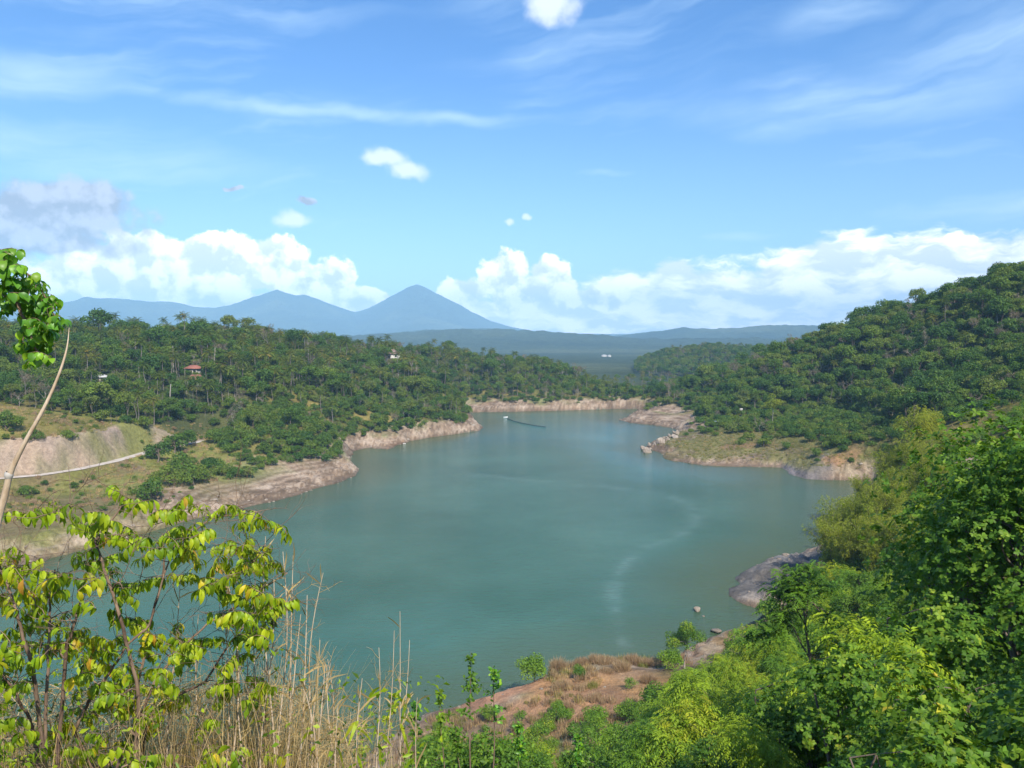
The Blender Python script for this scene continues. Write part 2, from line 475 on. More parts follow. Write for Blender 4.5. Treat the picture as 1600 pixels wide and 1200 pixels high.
# ------------------------------------------------------------------ ground sheet: a polar grid, fine where the photo looks closely
A_ = np.concatenate([np.arange(-180, -60, 3.0), np.arange(-60, -40, 0.5), np.arange(-40, 40, 0.105), np.arange(40, 60, 0.5), np.arange(60, 180.01, 3.0)])
AZ = np.radians(A_)
RR = np.concatenate([[0.0], np.geomspace(1.5, 60, 190)[:-1], np.geomspace(60, 560, 520)[:-1], np.geomspace(560, 1400, 130)[:-1], np.geomspace(1400, 12600, 240)])
G_AZ, G_R = np.meshgrid(AZ, RR)
GX = G_R * np.sin(G_AZ); GY = G_R * np.cos(G_AZ)
GZ = height(GX, GY)
# keep the road level across its width
def seg_near(X, Y, pts):
    best = np.full(X.shape, 1e9); zz = np.zeros(X.shape); side = np.zeros(X.shape)
    for a, b in zip(pts[:-1], pts[1:]):
        ab = b[:2] - a[:2]
        t = np.clip(((X - a[0]) * ab[0] + (Y - a[1]) * ab[1]) / (ab @ ab), 0, 1)
        dx = X - (a[0] + t * ab[0]); dy = Y - (a[1] + t * ab[1])
        d = np.hypot(dx, dy)
        m = d < best
        best = np.where(m, d, best); zz = np.where(m, a[2] + t * (b[2] - a[2]), zz)
        side = np.where(m, ab[0] * dy - ab[1] * dx, side)
    return best, zz, side
def road_level(X, Y, Z):
    d, zr, sd = seg_near(X, Y, ROAD3)
    k = 1 - sstep(d, 1.7, 3.2)
    # the steep face cut into the hillside above the road
    n_ = fbm(X, Y, 7, 3, 95) * 2; n3 = fbm(X, Y, 2.2, 3, 96) * 2
    east = sstep(X, -125, -113)
    hc = 9.0 * (1 - 0.80 * east) * (1 - sstep(Y, 262, 290)) + 1.1 * n_
    face = zr - 0.15 + hc * np.clip((d - 2.6 + 0.5 * n3) / (4.6 + 1.2 * n_), 0, 1) ** 0.8
    m_ = (sd > 0) & (d < 18) & (d > 1.5)
    kk = sstep(d, 8.5, 18)
    Z2 = Z * (1 - k) + (zr - 0.15) * k
    return np.where(m_, (face * (1 - kk) + Z2 * kk), Z2), d, sd
GZ, ROADD, ROADS = road_level(GX, GY, GZ)

def ground_z(x, y):
    x = np.atleast_1d(np.asarray(x, float)); y = np.atleast_1d(np.asarray(y, float))
    z = height(x, y)
    return road_level(x, y, z)[0]

SD = np.where(G_R < 820, shore_d(GX, GY), 500.0)
# ---- colour of the bare ground itself (soil, rock, dry and green turf)
def ground_colour(X, Y, Z, d):
    r = np.hypot(X, Y)
    n1 = fbm(X, Y, 22, 4, 51) * 2; n2 = fbm(X, Y, 6, 4, 52) * 2; n3 = fbm(X, Y, 70, 3, 53) * 2
    turf = np.array([0.105, 0.105, 0.026]); dry = np.array([0.27, 0.205, 0.060]); tan = np.array([0.27, 0.190, 0.125]); orange = np.array([0.29, 0.155, 0.078])
    pale = np.array([0.37, 0.29, 0.215]); grey = np.array([0.19, 0.16, 0.135]); brown = np.array([0.155, 0.105, 0.066]); dk = np.array([0.060, 0.070, 0.024])
    far = np.array([0.040, 0.058, 0.024])
    c = np.zeros(X.shape + (3,)) + turf
    def lay(col, k):
        nonlocal c
        k = np.clip(k, 0, 1)[..., None]
        c = c * (1 - k) + col * k
    px, py = to_px(X, Y, Z)
    lay(dry, sstep(n1 + 0.5 * n2, -0.25, 0.5) * 0.75)
    lay(dk, sstep(d, 34, 60) * sstep(r, 200, 300))
    # open meadow above the cutting and below the road
    mead = sstep(280 - Y, 0, 25) * sstep(-X, 70, 100) * sstep(Y, 120, 150)
    lay(dry, mead * (0.6 + 0.5 * n1)); lay(brown, mead * sstep(n2 + n1, 0.0, 0.7) * 0.55); lay(brown, mead * sstep(Z, 4.0, 5.5) * (1 - sstep(Z, 8.0, 11.0)) * (0.75 + 0.4 * n2))
    # drawdown band: bare earth below the old water level
    top = 6.4 + 2.2 * n1 + 1.0 * n2
    bare = (1 - sstep(Z, top - 1.0, top + 0.8)) * (1 - sstep(d, 26, 40))
    lay(tan, bare)
    lay(orange, bare * sstep(n3 + 0.7 * n1, 0.15, 0.75) * 0.8)
    lay(pale, bare * sstep(n2 + 0.6 * fbm(X, Y, 2.0, 3, 55), 0.15, 0.6) * 0.7)
    lay(brown, bare * sstep(-n2 - 0.3 * n1, 0.15, 0.7) * 0.75)
    ring = np.sin((Z + 0.12 * n2 + 0.2 * fbm(X, Y, 5, 2, 57)) * 7.5)
    lay(pale, bare * sstep(ring, 0.2, 0.9) * 0.65); lay(brown * 0.8, bare * sstep(-ring, 0.35, 0.9) * 0.65)
    flat_green = bare * sstep(Z, 2.2, 4.2) * sstep(n1 + 0.3 * n2, -0.05, 0.45)
    lay(np.array([0.15, 0.165, 0.055]), flat_green * 0.85)
    lay(brown * 0.55, bare * (1 - sstep(Z, 0.15, 0.7)) * 0.8)
    # cutting above the road
    cut = (ROADD_of(X, Y) < 26) & (ROADS_of(X, Y) > 0)
    steep_k = (1 - sstep(ROADD_of(X, Y) + 0.8 * n2, 8.2, 9.6)) * sstep(ROADD_of(X, Y), 1.6, 2.4) * cut * (1 - sstep(Y + 8 * n2, 270, 285))
    lay(pale * np.array([1.06, 1.0, 1.0]), steep_k); lay(tan, steep_k * sstep(n2, -0.1, 0.6) * 0.7); lay(grey * 1.2, steep_k * sstep(-n2 - n1, 0.1, 0.8) * 0.5)
    # grey rock tongue, rock mound in the right cove, orange earth patches
    q = W(1210, 900); k = 1 - sstep(np.hypot((X - q[0]) / 19, (Y - q[1]) / 19), 0.75, 1.05)
    lay(np.array([0.135, 0.122, 0.110]), k * (Z < 12)); lay(np.array([0.235, 0.215, 0.195]), k * (1 - sstep(Z, 0.5, 2.4)) * (0.5 + n2))
    q = P(1252, 728, 262); k = 1 - sstep(np.hypot((X - q[0]) / 11, (Y - q[1]) / 14), 0.7, 1.1)
    lay(np.array([0.22, 0.19, 0.18]), k)
    q = P(1318, 716, 258); k = 1 - sstep(np.hypot((X - q[0]) / 9, (Y - q[1]) / 5.5) + 0.3 * n2, 0.6, 1.1)
    lay(np.array([0.36, 0.19, 0.10]), k * 0.9)
    lay(np.array([0.150, 0.140, 0.048]), sstep(X, 58, 66) * (1 - sstep(X, 135, 150)) * sstep(Y, 245, 262) * (1 - sstep(Y, 345, 370)) * sstep(Z + 0.6 * n2, 1.0, 2.2) * sstep(n1 + 0.4 * n2, -0.75, -0.1) * 0.92)
    for px_, py_, Y_, rx, ry, col, am in [(790, 1080, 92, 6, 4, (0.42, 0.22, 0.125), 0.95), (930, 1080, 86, 11, 9, (0.40, 0.225, 0.10), 0.9), (860, 1110, 82, 10, 9, (0.34, 0.19, 0.105), 0.8), (700, 1150, 80, 9, 9, (0.25, 0.18, 0.11), 0.9),
                                     (960, 1150, 72, 4.5, 4.5, (0.24, 0.20, 0.20), 0.9), (1492, 722, 150, 5, 11, (0.40, 0.30, 0.23), 1.0), (1100, 700, 300, 30, 12, (0.17, 0.15, 0.055), 0.5), (1165, 692, 300, 15, 5, (0.25, 0.145, 0.085), 0.6), (700, 648, 380, 1, 1, (0.2, 0.2, 0.1), 0)]:
        q = P(px_, py_, Y_); k = 1 - sstep(np.hypot((X - q[0]) / rx, (Y - q[1]) / ry) + 0.35 * n2, 0.55, 1.1)
        lay(np.array(col), k * am)
    lay(far, sstep(r, 620, 800))
    fn = fbm(X, Y, 420, 5, 81) * 2; lay(np.array([0.10, 0.115, 0.05]), sstep(r, 700, 900) * sstep(fn, 0.05, 0.55) * 0.7); lay(np.array([0.020, 0.034, 0.016]), sstep(r, 700, 900) * sstep(-fn, 0.05, 0.5) * 0.8)
    lay(np.array([0.185, 0.195, 0.040]), mead * sstep(n1 - 0.3 * n2, -0.35, 0.25) * 0.85)
    lay(brown, (1 - sstep(Y, 190, 210)) * sstep(-X, 72, 84) * sstep(Y, 120, 150) * sstep(d, 6, 11) * (0.7 + 0.4 * n2) * (Z < 11))
    g = 1 + 0.35 * n2[..., None]
    return np.clip(c * g, 0.01, 0.9)
def ROADD_of(X, Y): return seg_near(X, Y, ROAD3)[0]
def ROADS_of(X, Y): return seg_near(X, Y, ROAD3)[2]
GC = ground_colour(GX, GY, GZ, SD)
_uw = np.array([0.06, 0.085, 0.06])
GC = np.where((SD < -1.0)[..., None], _uw, GC)

# ---- materials of ground, hills, mountains
def mat(name):
    m = bpy.data.materials.new(name)
    m.use_nodes = True
    return m, NT(m.node_tree)

def ground_mat(name, s1, s2, bump, rough=0.95):
    m, t = mat(name)
    at = t.n('ShaderNodeAttribute', attribute_name='soil').outputs['Color']
    pos = t.n('ShaderNodeNewGeometry').outputs['Position']
    n1 = t.noise(pos, s1, 8, 0.65).outputs[0]
    n2 = t.noise(pos, s2, 6, 0.6).outputs[0]
    v = t.math('ADD', t.lin(n1, 0.3, 0.7, -0.30, 0.30), t.lin(n2, 0.3, 0.7, -0.22, 0.22))
    v = t.math('ADD', v, 1.0)
    c = t.vmath('MULTIPLY', at, t.n('ShaderNodeCombineXYZ', {0: v, 1: v, 2: v}).outputs[0])
    hgt = t.math('ADD', n1, t.math('MULTIPLY', n2, 0.4))
    b = t.n('ShaderNodeBump', {'Height': hgt, 'Strength': 0.9, 'Distance': bump})
    p = t.n('ShaderNodeBsdfPrincipled', {'Base Color': c, 'Roughness': rough, 'Specular IOR Level': 0.15, 'Normal': b.outputs[0]})
    t.n('ShaderNodeOutputMaterial', {0: p.outputs[0]})
    return m
M_ground = ground_mat('earth', 0.9, 5.0, 0.5)
M_hills = ground_mat('distant_wood', 0.03, 0.09, 14.0)
M_mount = ground_mat('mountain_wood', 0.004, 0.015, 120.0)

def polar_mesh(name, i0, i1, m):
    X = GX[i0:i1]; Y = GY[i0:i1]; Z = GZ[i0:i1]
    nr, na = X.shape
    idx = np.arange(nr * na).reshape(nr, na)
    q = np.stack([idx[:-1, :-1], idx[1:, :-1], idx[1:, 1:], idx[:-1, 1:]], -1).reshape(-1, 4)
    return mesh(name, np.stack([X, Y, Z], -1).reshape(-1, 3), q, [m], smooth=True, attrs={'soil': GC[i0:i1].reshape(-1, 3)})
i_h = int(np.searchsorted(RR, 800.0)); i_m = int(np.searchsorted(RR, 7000.0))
tag(ob('ground', polar_mesh('ground', 0, i_h + 1, M_ground)), kind='structure')
tag(ob('hills', polar_mesh('hills', i_h, i_m + 1, M_hills)), kind='structure')
tag(ob('mountains', polar_mesh('mountains', i_m, len(RR), M_mount)), kind='structure')

# ---- the dirt road
def ribbon(pts, width, lift):
    pts = np.asarray(pts)
    tt = np.linspace(0, len(pts) - 1, 90)
    p = np.stack([np.interp(tt, np.arange(len(pts)), pts[:, k]) for k in range(3)], 1)
    d = np.gradient(p[:, :2], axis=0); d /= np.linalg.norm(d, axis=1)[:, None]
    nrm = np.stack([-d[:, 1], d[:, 0]], 1)
    V = []
    for s in (-1, -0.5, 0, 0.5, 1):
        wob = 1 + 0.18 * fbm(p[:, 0], p[:, 1], 5, 3, 90 + int(s * 2)) * 2 if abs(s) == 1 else 1
        q = p.copy(); q[:, :2] += nrm * (s * width / 2 * wob)[:, None] if abs(s) == 1 else nrm * s * width / 2
        q[:, 2] += lift - 0.10 * abs(s) ** 2
        V.append(q)
    n_ = len(p)
    V = np.concatenate(V)
    Q = [(j * n_ + i, j * n_ + i + 1, (j + 1) * n_ + i + 1, (j + 1) * n_ + i) for j in range(4) for i in range(n_ - 1)]
    return V, Q
m_road, t = mat('dirt_road')
pos = t.n('ShaderNodeNewGeometry').outputs['Position']
c = t.ramp(t.noise(pos, 0.6, 8, 0.65).outputs[0], [(0.3, (0.36, 0.29, 0.22)), (0.7, (0.58, 0.52, 0.45))])
p = t.n('ShaderNodeBsdfPrincipled', {'Base Color': c, 'Roughness': 0.95})
t.n('ShaderNodeOutputMaterial', {0: p.outputs[0]})
V, Q = ribbon(ROAD3, 3.2, 0.06)
tag(ob('road', mesh('road', V, Q, [m_road], smooth=True)), kind='structure')

# ------------------------------------------------------------------ the lake
def dense(poly, n=60):
    tt = np.linspace(0, len(poly) - 1, n)
    poly = np.asarray(poly)
    return np.stack([np.interp(tt, np.arange(len(poly)), poly[:, k]) for k in range(2)], 1)
wx = np.arange(-262, 200, 1.1); wy = np.arange(62, 520, 1.1)
WX, WY = np.meshgrid(wx, wy)
# lines of drifting foam, and slicks of smooth water, following the photo
foam_l = dense([W(*q) for q in [(975, 1012), (970, 985), (960, 950), (958, 915), (975, 880), (1010, 855), (1060, 838), (1092, 815), (1085, 792), (1040, 775), (960, 762), (880, 755), (800, 748), (750, 742)]])
fd = np.full(WX.shape, 1e9)
for a, b in zip(foam_l[:-1], foam_l[1:]):
    fd = np.minimum(fd, poly_dist(WX, WY, np.array([a, b])))
fw = 0.45 + 2.4 * np.clip((WY - 110) / 120, 0, 1)
wob = fbm(WX, WY, 14, 3, 71) * 3
FOAM = (0.50 - 0.0 * (1 - sstep(WY, 150, 225))) * np.exp(-(np.abs(fd + 0.8 * wob) / fw) ** 1.3) * np.clip(0.50 + 1.3 * fbm(WX, WY, 13, 3, 72) + 1.5 * fbm(WX, WY, 3.4, 3, 79), 0, 1)
slick = sstep(fbm(WX * 0.8 + WY * 0.25, WY * 0.6 - WX * 0.1, 60, 4, 73) * 2 + 0.20, -0.1, 0.6)
side = np.clip(1 - shore_d(WX, WY) / -(20.0 + 26.0 * sstep(WX, 40, 75) * sstep(WY, 170, 215)), 0, 1)       # shallows along the banks; the wide right-hand part paints in the green hill reflection
m_water, t = mat('lake_water')
pos = t.n('ShaderNodeNewGeometry').outputs['Position']
foam = t.n('ShaderNodeAttribute', attribute_name='foam').outputs['Fac']
slk = t.n('ShaderNodeAttribute', attribute_name='slick').outputs['Fac']
shl_refl = t.n('ShaderNodeAttribute', attribute_name='shallow_and_refl').outputs['Fac']
pn = t.noise(pos, 0.016, 6, 0.6).outputs[0]
base = t.mix(t.lin(pn, 0.36, 0.64), (0.029, 0.096, 0.058), (0.058, 0.148, 0.102))
base = t.mix(t.math('MULTIPLY', t.math('POWER', shl_refl, 0.75), 0.88), base, (0.066, 0.092, 0.034))
base = t.mix(t.math('MULTIPLY', foam, 0.26, clamp=True), base, (0.42, 0.56, 0.56))
wvs = t.vmath('MULTIPLY', pos, (0.6, 1.5, 1.0))
h1 = t.noise(wvs, 0.75, 4, 0.6, dist=0.4).outputs[0]
h2 = t.noise(wvs, 2.6, 3, 0.6).outputs[0]
hh = t.math('ADD', h1, t.math('MULTIPLY', h2, 0.42))
bs = t.lin(slk, 0, 1, 0.60, 0.24)
bmp = t.n('ShaderNodeBump', {'Height': hh, 'Strength': bs, 'Distance': 0.6})
p = t.n('ShaderNodeBsdfPrincipled', {'Base Color': base, 'Roughness': 0.10, 'IOR': 1.33, 'Normal': bmp.outputs[0]})
t.n('ShaderNodeOutputMaterial', {0: p.outputs[0]})
nr, na = WX.shape
idx = np.arange(nr * na).reshape(nr, na)
q = np.stack([idx[:-1, :-1], idx[:-1, 1:], idx[1:, 1:], idx[1:, :-1]], -1).reshape(-1, 4)
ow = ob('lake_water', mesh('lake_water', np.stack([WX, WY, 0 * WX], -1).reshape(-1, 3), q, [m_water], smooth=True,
        attrs={'foam': np.clip(FOAM, 0, 1.5).ravel(), 'slick': slick.ravel(), 'shallow_and_refl': side.ravel()}))
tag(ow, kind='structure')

# ------------------------------------------------------------------ the hazy air
HAZE_D = 1.4e-4
m_haze, t = mat('hazy_air')
v = t.n('ShaderNodeVolumePrincipled', {'Color': (0.40, 0.72, 1.0, 1), 'Density': HAZE_D, 'Anisotropy': -0.35})
t.n('ShaderNodeOutputMaterial', {'Volume': v.outputs[0]})
zl, zh, L = float(GZ.min()) - 1.0, float(max(GZ.max(), 90.0)) + 4.0, 12900.0
Vb = [(x, y, z) for z in (zl, zh) for x, y in ((-L, -L), (L, -L), (L, L), (-L, L))]
haze = ob('haze', mesh('haze', Vb, [(3, 2, 1, 0), (4, 5, 6, 7), (0, 1, 5, 4), (1, 2, 6, 5), (2, 3, 7, 6), (3, 0, 4, 7)], [m_haze]))
tag(haze, kind='stuff')
# ------------------------------------------------------------------ foliage and bark materials
def leaf_mat(name, stops, spread=0.5, trans=0.35, rough=0.55, spec=0.25):
    m, t = mat(name)
    rnd = t.n('ShaderNodeObjectInfo').outputs['Random']
    tone = t.n('ShaderNodeAttribute', attribute_name='tone').outputs['Fac']
    k = t.math('ADD', t.math('MULTIPLY', rnd, 1.0 - spread), t.math('MULTIPLY', tone, spread))
    c = t.ramp(k, stops)
    v = t.lin(t.math('FRACT', t.math('MULTIPLY', tone, 7.31)), 0, 1, 0.72, 1.28)
    c = t.vmath('MULTIPLY', c, t.n('ShaderNodeCombineXYZ', {0: v, 1: v, 2: v}).outputs[0])
    p = t.n('ShaderNodeBsdfPrincipled', {'Base Color': c, 'Roughness': rough, 'Specular IOR Level': spec})
    tr = t.n('ShaderNodeBsdfTranslucent', {'Color': t.vmath('MULTIPLY', c, (1.25, 1.15, 0.55))})
    mx = t.n('ShaderNodeMixShader', {0: trans, 1: p.outputs[0], 2: tr.outputs[0]})
    t.n('ShaderNodeOutputMaterial', {0: mx.outputs[0]})
    return m

def bark_mat(name, c1, c2, scale=6.0):
    m, t = mat(name)
    pos = t.n('ShaderNodeTexCoord').outputs['Object']
    n_ = t.noise(t.vmath('MULTIPLY', pos, (1, 1, 0.3)), scale, 6, 0.65).outputs[0]
    c = t.ramp(n_, [(0.32, c1), (0.68, c2)])
    b = t.n('ShaderNodeBump', {'Height': n_, 'Strength': 0.6, 'Distance': 0.02})
    p = t.n('ShaderNodeBsdfPrincipled', {'Base Color': c, 'Roughness': 0.9, 'Specular IOR Level': 0.2, 'Normal': b.outputs[0]})
    t.n('ShaderNodeOutputMaterial', {0: p.outputs[0]})
    return m

M_broad = leaf_mat('forest_leaves', [(0.0, (0.042, 0.107, 0.015)), (0.30, (0.068, 0.146, 0.019)), (0.55, (0.110, 0.195, 0.021)), (0.75, (0.179, 0.242, 0.026)), (0.90, (0.150, 0.180, 0.050)), (1.0, (0.200, 0.225, 0.048))], 0.30)
M_palm = leaf_mat('palm_fronds', [(0.0, (0.060, 0.109, 0.014)), (0.5, (0.119, 0.168, 0.019)), (0.85, (0.217, 0.222, 0.028)), (1.0, (0.316, 0.229, 0.044))], 0.45, 0.25)
M_dryleaf = leaf_mat('dry_leaves', [(0.0, (0.142, 0.128, 0.084)), (0.5, (0.209, 0.169, 0.108)), (1.0, (0.270, 0.209, 0.135))], 0.5, 0.2)
M_bamboo = leaf_mat('bamboo_leaves', [(0.0, (0.165, 0.225, 0.022)), (0.5, (0.270, 0.330, 0.030)), (0.85, (0.40, 0.42, 0.045)), (1.0, (0.48, 0.40, 0.11))], 0.65, 0.45)
M_feather = leaf_mat('feathery_leaves', [(0.0, (0.086, 0.199, 0.024)), (0.45, (0.163, 0.299, 0.024)), (0.8, (0.325, 0.437, 0.020)), (1.0, (0.581, 0.523, 0.022))], 0.35, 0.4)
M_fresh = leaf_mat('fresh_green_leaves', [(0.0, (0.073, 0.140, 0.022)), (0.5, (0.128, 0.216, 0.029)), (1.0, (0.230, 0.272, 0.037))], 0.55, 0.4)
M_lime = leaf_mat('lime_feathery_leaves', [(0.0, (0.175, 0.305, 0.025)), (0.5, (0.284, 0.421, 0.029)), (1.0, (0.488, 0.467, 0.032))], 0.7, 0.45)
M_round = leaf_mat('rounded_leaves', [(0.0, (0.059, 0.143, 0.018)), (0.45, (0.110, 0.228, 0.023)), (0.75, (0.208, 0.336, 0.031)), (0.92, (0.377, 0.436, 0.036)), (1.0, (0.755, 0.570, 0.068))], 0.75, 0.42, 0.5, 0.22)
M_shrub = leaf_mat('shrub_leaves', [(0.0, (0.057, 0.122, 0.010)), (0.22, (0.140, 0.256, 0.012)), (0.5, (0.285, 0.422, 0.016)), (0.80, (0.455, 0.523, 0.022)), (0.93, (0.658, 0.512, 0.030)), (1.0, (0.607, 0.300, 0.050))], 0.97, 0.45, 0.45, 0.35)
M_vine = leaf_mat('creeper_leaves', [(0.0, (0.060, 0.194, 0.024)), (0.6, (0.135, 0.343, 0.028)), (1.0, (0.378, 0.593, 0.033))], 0.95, 0.4, 0.4, 0.4)
M_straw = leaf_mat('straw', [(0.0, (0.239, 0.166, 0.069)), (0.4, (0.402, 0.288, 0.129)), (0.75, (0.543, 0.412, 0.204)), (1.0, (0.434, 0.278, 0.054))], 0.95, 0.25)
M_tan = leaf_mat('withered_leaves', [(0.0, (0.26, 0.165, 0.095)), (0.5, (0.40, 0.275, 0.165)), (1.0, (0.52, 0.40, 0.23))], 0.7, 0.3)
M_bark = bark_mat('bark', (0.10, 0.075, 0.055), (0.25, 0.20, 0.16))
M_pale = bark_mat('pale_bark', (0.24, 0.20, 0.16), (0.46, 0.41, 0.35))
M_palmbark = bark_mat('palm_bark', (0.15, 0.125, 0.10), (0.30, 0.26, 0.22))
M_stem = bark_mat('shrub_bark', (0.085, 0.055, 0.040), (0.30, 0.21, 0.145), 14)
M_cane = bark_mat('cane_bark', (0.42, 0.31, 0.20), (0.66, 0.54, 0.40), 18)

# ------------------------------------------------------------------ geometry pieces (all return numpy vertex and quad arrays)
class G:
    """collects verts, quads, tone and material index for one mesh"""
    def __init__(self):
        self.v = []; self.q = []; self.t = []; self.m = []; self.n = 0
    def add(self, v, q, tone=0.5, mi=0):
        v = np.asarray(v, np.float32).reshape(-1, 3); q = np.asarray(q, np.int64).reshape(-1, 4)
        self.v.append(v); self.q.append(q + self.n); self.n += len(v)
        self.t.append(np.broadcast_to(np.asarray(tone, np.float32), (len(q),)).copy())
        self.m.append(np.full(len(q), mi))
    def mesh(self, name, mats, smooth=False):
        return mesh(name, np.concatenate(self.v), np.concatenate(self.q), mats, tone=np.concatenate(self.t), mat_idx=np.concatenate(self.m), smooth=smooth)

def unit(v):
    return v / np.maximum(np.linalg.norm(v, axis=-1, keepdims=True), 1e-9)

def tube(pts, rad, sides=6):
    pts = np.asarray(pts, float); rad = np.broadcast_to(np.asarray(rad, float), (len(pts),))
    d = unit(np.gradient(pts, axis=0))
    ref = np.array([0.31, 0.95, 0.05])
    u = unit(np.cross(d, ref)); v_ = np.cross(d, u)
    a = np.arange(sides) * 2 * math.pi / sides
    ring = pts[:, None] + rad[:, None, None] * (np.cos(a)[None, :, None] * u[:, None] + np.sin(a)[None, :, None] * v_[:, None])
    n_ = len(pts)
    i = np.arange(n_ - 1)[:, None]; j = np.arange(sides)[None]
    q = np.stack([i * sides + j, i * sides + (j + 1) % sides, (i + 1) * sides + (j + 1) % sides, (i + 1) * sides + j], -1).reshape(-1, 4)
    return ring.reshape(-1, 3), q

def curve_pts(a, b, n_, rng, wob=0.08, sag=0.0):
    a = np.asarray(a, float); b = np.asarray(b, float)
    t = np.linspace(0, 1, n_)[:, None]
    L = np.linalg.norm(b - a)
    o1 = rng.normal(size=3) * wob * L; o2 = rng.normal(size=3) * wob * L
    p = a * (1 - t) + b * t + o1 * (np.sin(t * math.pi)) + o2 * np.sin(t * 2 * math.pi) * 0.5
    p[:, 2] += sag * L * np.sin(t[:, 0] * math.pi)
    return p

def leaves(c, n_, tdir, L, Wd, bend=0.15):
    """one folded diamond leaf (2 quads) at each point c: axis tdir, normal n_"""
    N = len(c)
    tdir = unit(tdir); b = unit(np.cross(n_, tdir)); n2 = np.cross(tdir, b)
    L = np.broadcast_to(np.asarray(L, float), (N,))[:, None]; Wd = np.broadcast_to(np.asarray(Wd, float), (N,))[:, None]
    base = c
    mid = c + tdir * L * 0.5 + n2 * L * bend * 0.5
    tip = c + tdir * L - n2 * L * bend * 0.6
    l = c + tdir * L * 0.45 + b * Wd * 0.5 + n2 * L * (bend * 0.5 + 0.06)
    r = c + tdir * L * 0.45 - b * Wd * 0.5 + n2 * L * (bend * 0.5 + 0.06)
    v = np.stack([base, l, tip, r, mid], 1).reshape(-1, 3)
    i = np.arange(N)[:, None] * 5
    q = np.concatenate([i + np.array([[0, 4, 2, 1]]), i + np.array([[0, 3, 2, 4]])], 0)
    return v, q

def rand_dir(rng, N, zmin=-1.0):
    z = rng.uniform(zmin, 1, N); a = rng.uniform(0, 2 * math.pi, N)
    s = np.sqrt(np.maximum(0, 1 - z * z))
    return np.stack([s * np.cos(a), s * np.sin(a), z], 1)

def crown_lobes(rng, nl, rx, rz, zc, lr, flat=0.0):
    d = rand_dir(rng, nl, -0.55)
    k = rng.uniform(0.35, 0.95, nl)[:, None]
    c = d * k * np.array([rx, rx, rz])
    c[:, 2] = c[:, 2] * (1 - flat) + zc
    return c, lr * rng.uniform(0.65, 1.3, nl)

def lobe_leaves(rng, lc, lr, n_, size, aspect=0.55, droop=0.0, up=0.35, squash=0.75):
    k = rng.choice(len(lc), n_, p=lr ** 2 / (lr ** 2).sum())
    d = rand_dir(rng, n_, -0.65)
    rr = lr[k] * rng.uniform(0.55, 1.06, n_) ** 0.6
    c = lc[k] + d * rr[:, None] * np.array([1, 1, squash])
    nrm = unit(d + np.array([0, 0, up]) + rng.normal(size=(n_, 3)) * 0.55)
    t = unit(np.cross(nrm, rng.normal(size=(n_, 3))) - np.array([0, 0, droop]))
    s = size * rng.uniform(0.6, 1.35, n_)
    v, q = leaves(c, nrm, t, s, s * aspect)
    lt = rng.uniform(0, 1, len(lc))[k] * 0.55 + rng.uniform(0, 1, n_) * 0.45
    return v, q, np.concatenate([lt, lt])

def limbs(rng, g, top, targets, r0, base=(0, 0, 0), sides=6, wob=0.05, mi=0):
    base = np.asarray(base, float); top = np.asarray(top, float)
    p = curve_pts(base, top, 8, rng, wob)
    p[0] = base
    v, q = tube(p, np.linspace(r0, r0 * 0.45, 8) * np.array([1.5, 1.12] + [1] * 6), sides)
    g.add(v, q, 0.5, mi)
    for tg in targets:
        s = rng.integers(3, 8)
        b = curve_pts(p[s], tg, 5, rng, 0.07, 0.05)
        v, q = tube(b, np.linspace(r0 * 0.42, r0 * 0.08, 5), 4)
        g.add(v, q, 0.5, mi)

# ---- broadleaf tree: returns (trunk mesh, crown mesh)
def broadleaf(seed, h, rx, rz, nl, lr, n_, size, m_leaf=None, m_bark=None, aspect=0.6, trunk=0.16, bare=0.0):
    rng = np.random.default_rng(seed)
    zc = h - rz
    lc, lrr = crown_lobes(rng, nl, rx, rz * 0.9, zc, lr)
    g = G()
    limbs(rng, g, (rng.normal() * 0.4, rng.normal() * 0.4, zc + rz * 0.3), lc[: min(nl, 12)], trunk)
    c = G()
    v, q, t = lobe_leaves(rng, lc, lrr, n_, size, aspect)
    c.add(v, q, t)
    return g.mesh('trunk', [m_bark or M_bark]), c.mesh('crown', [m_leaf or M_broad])

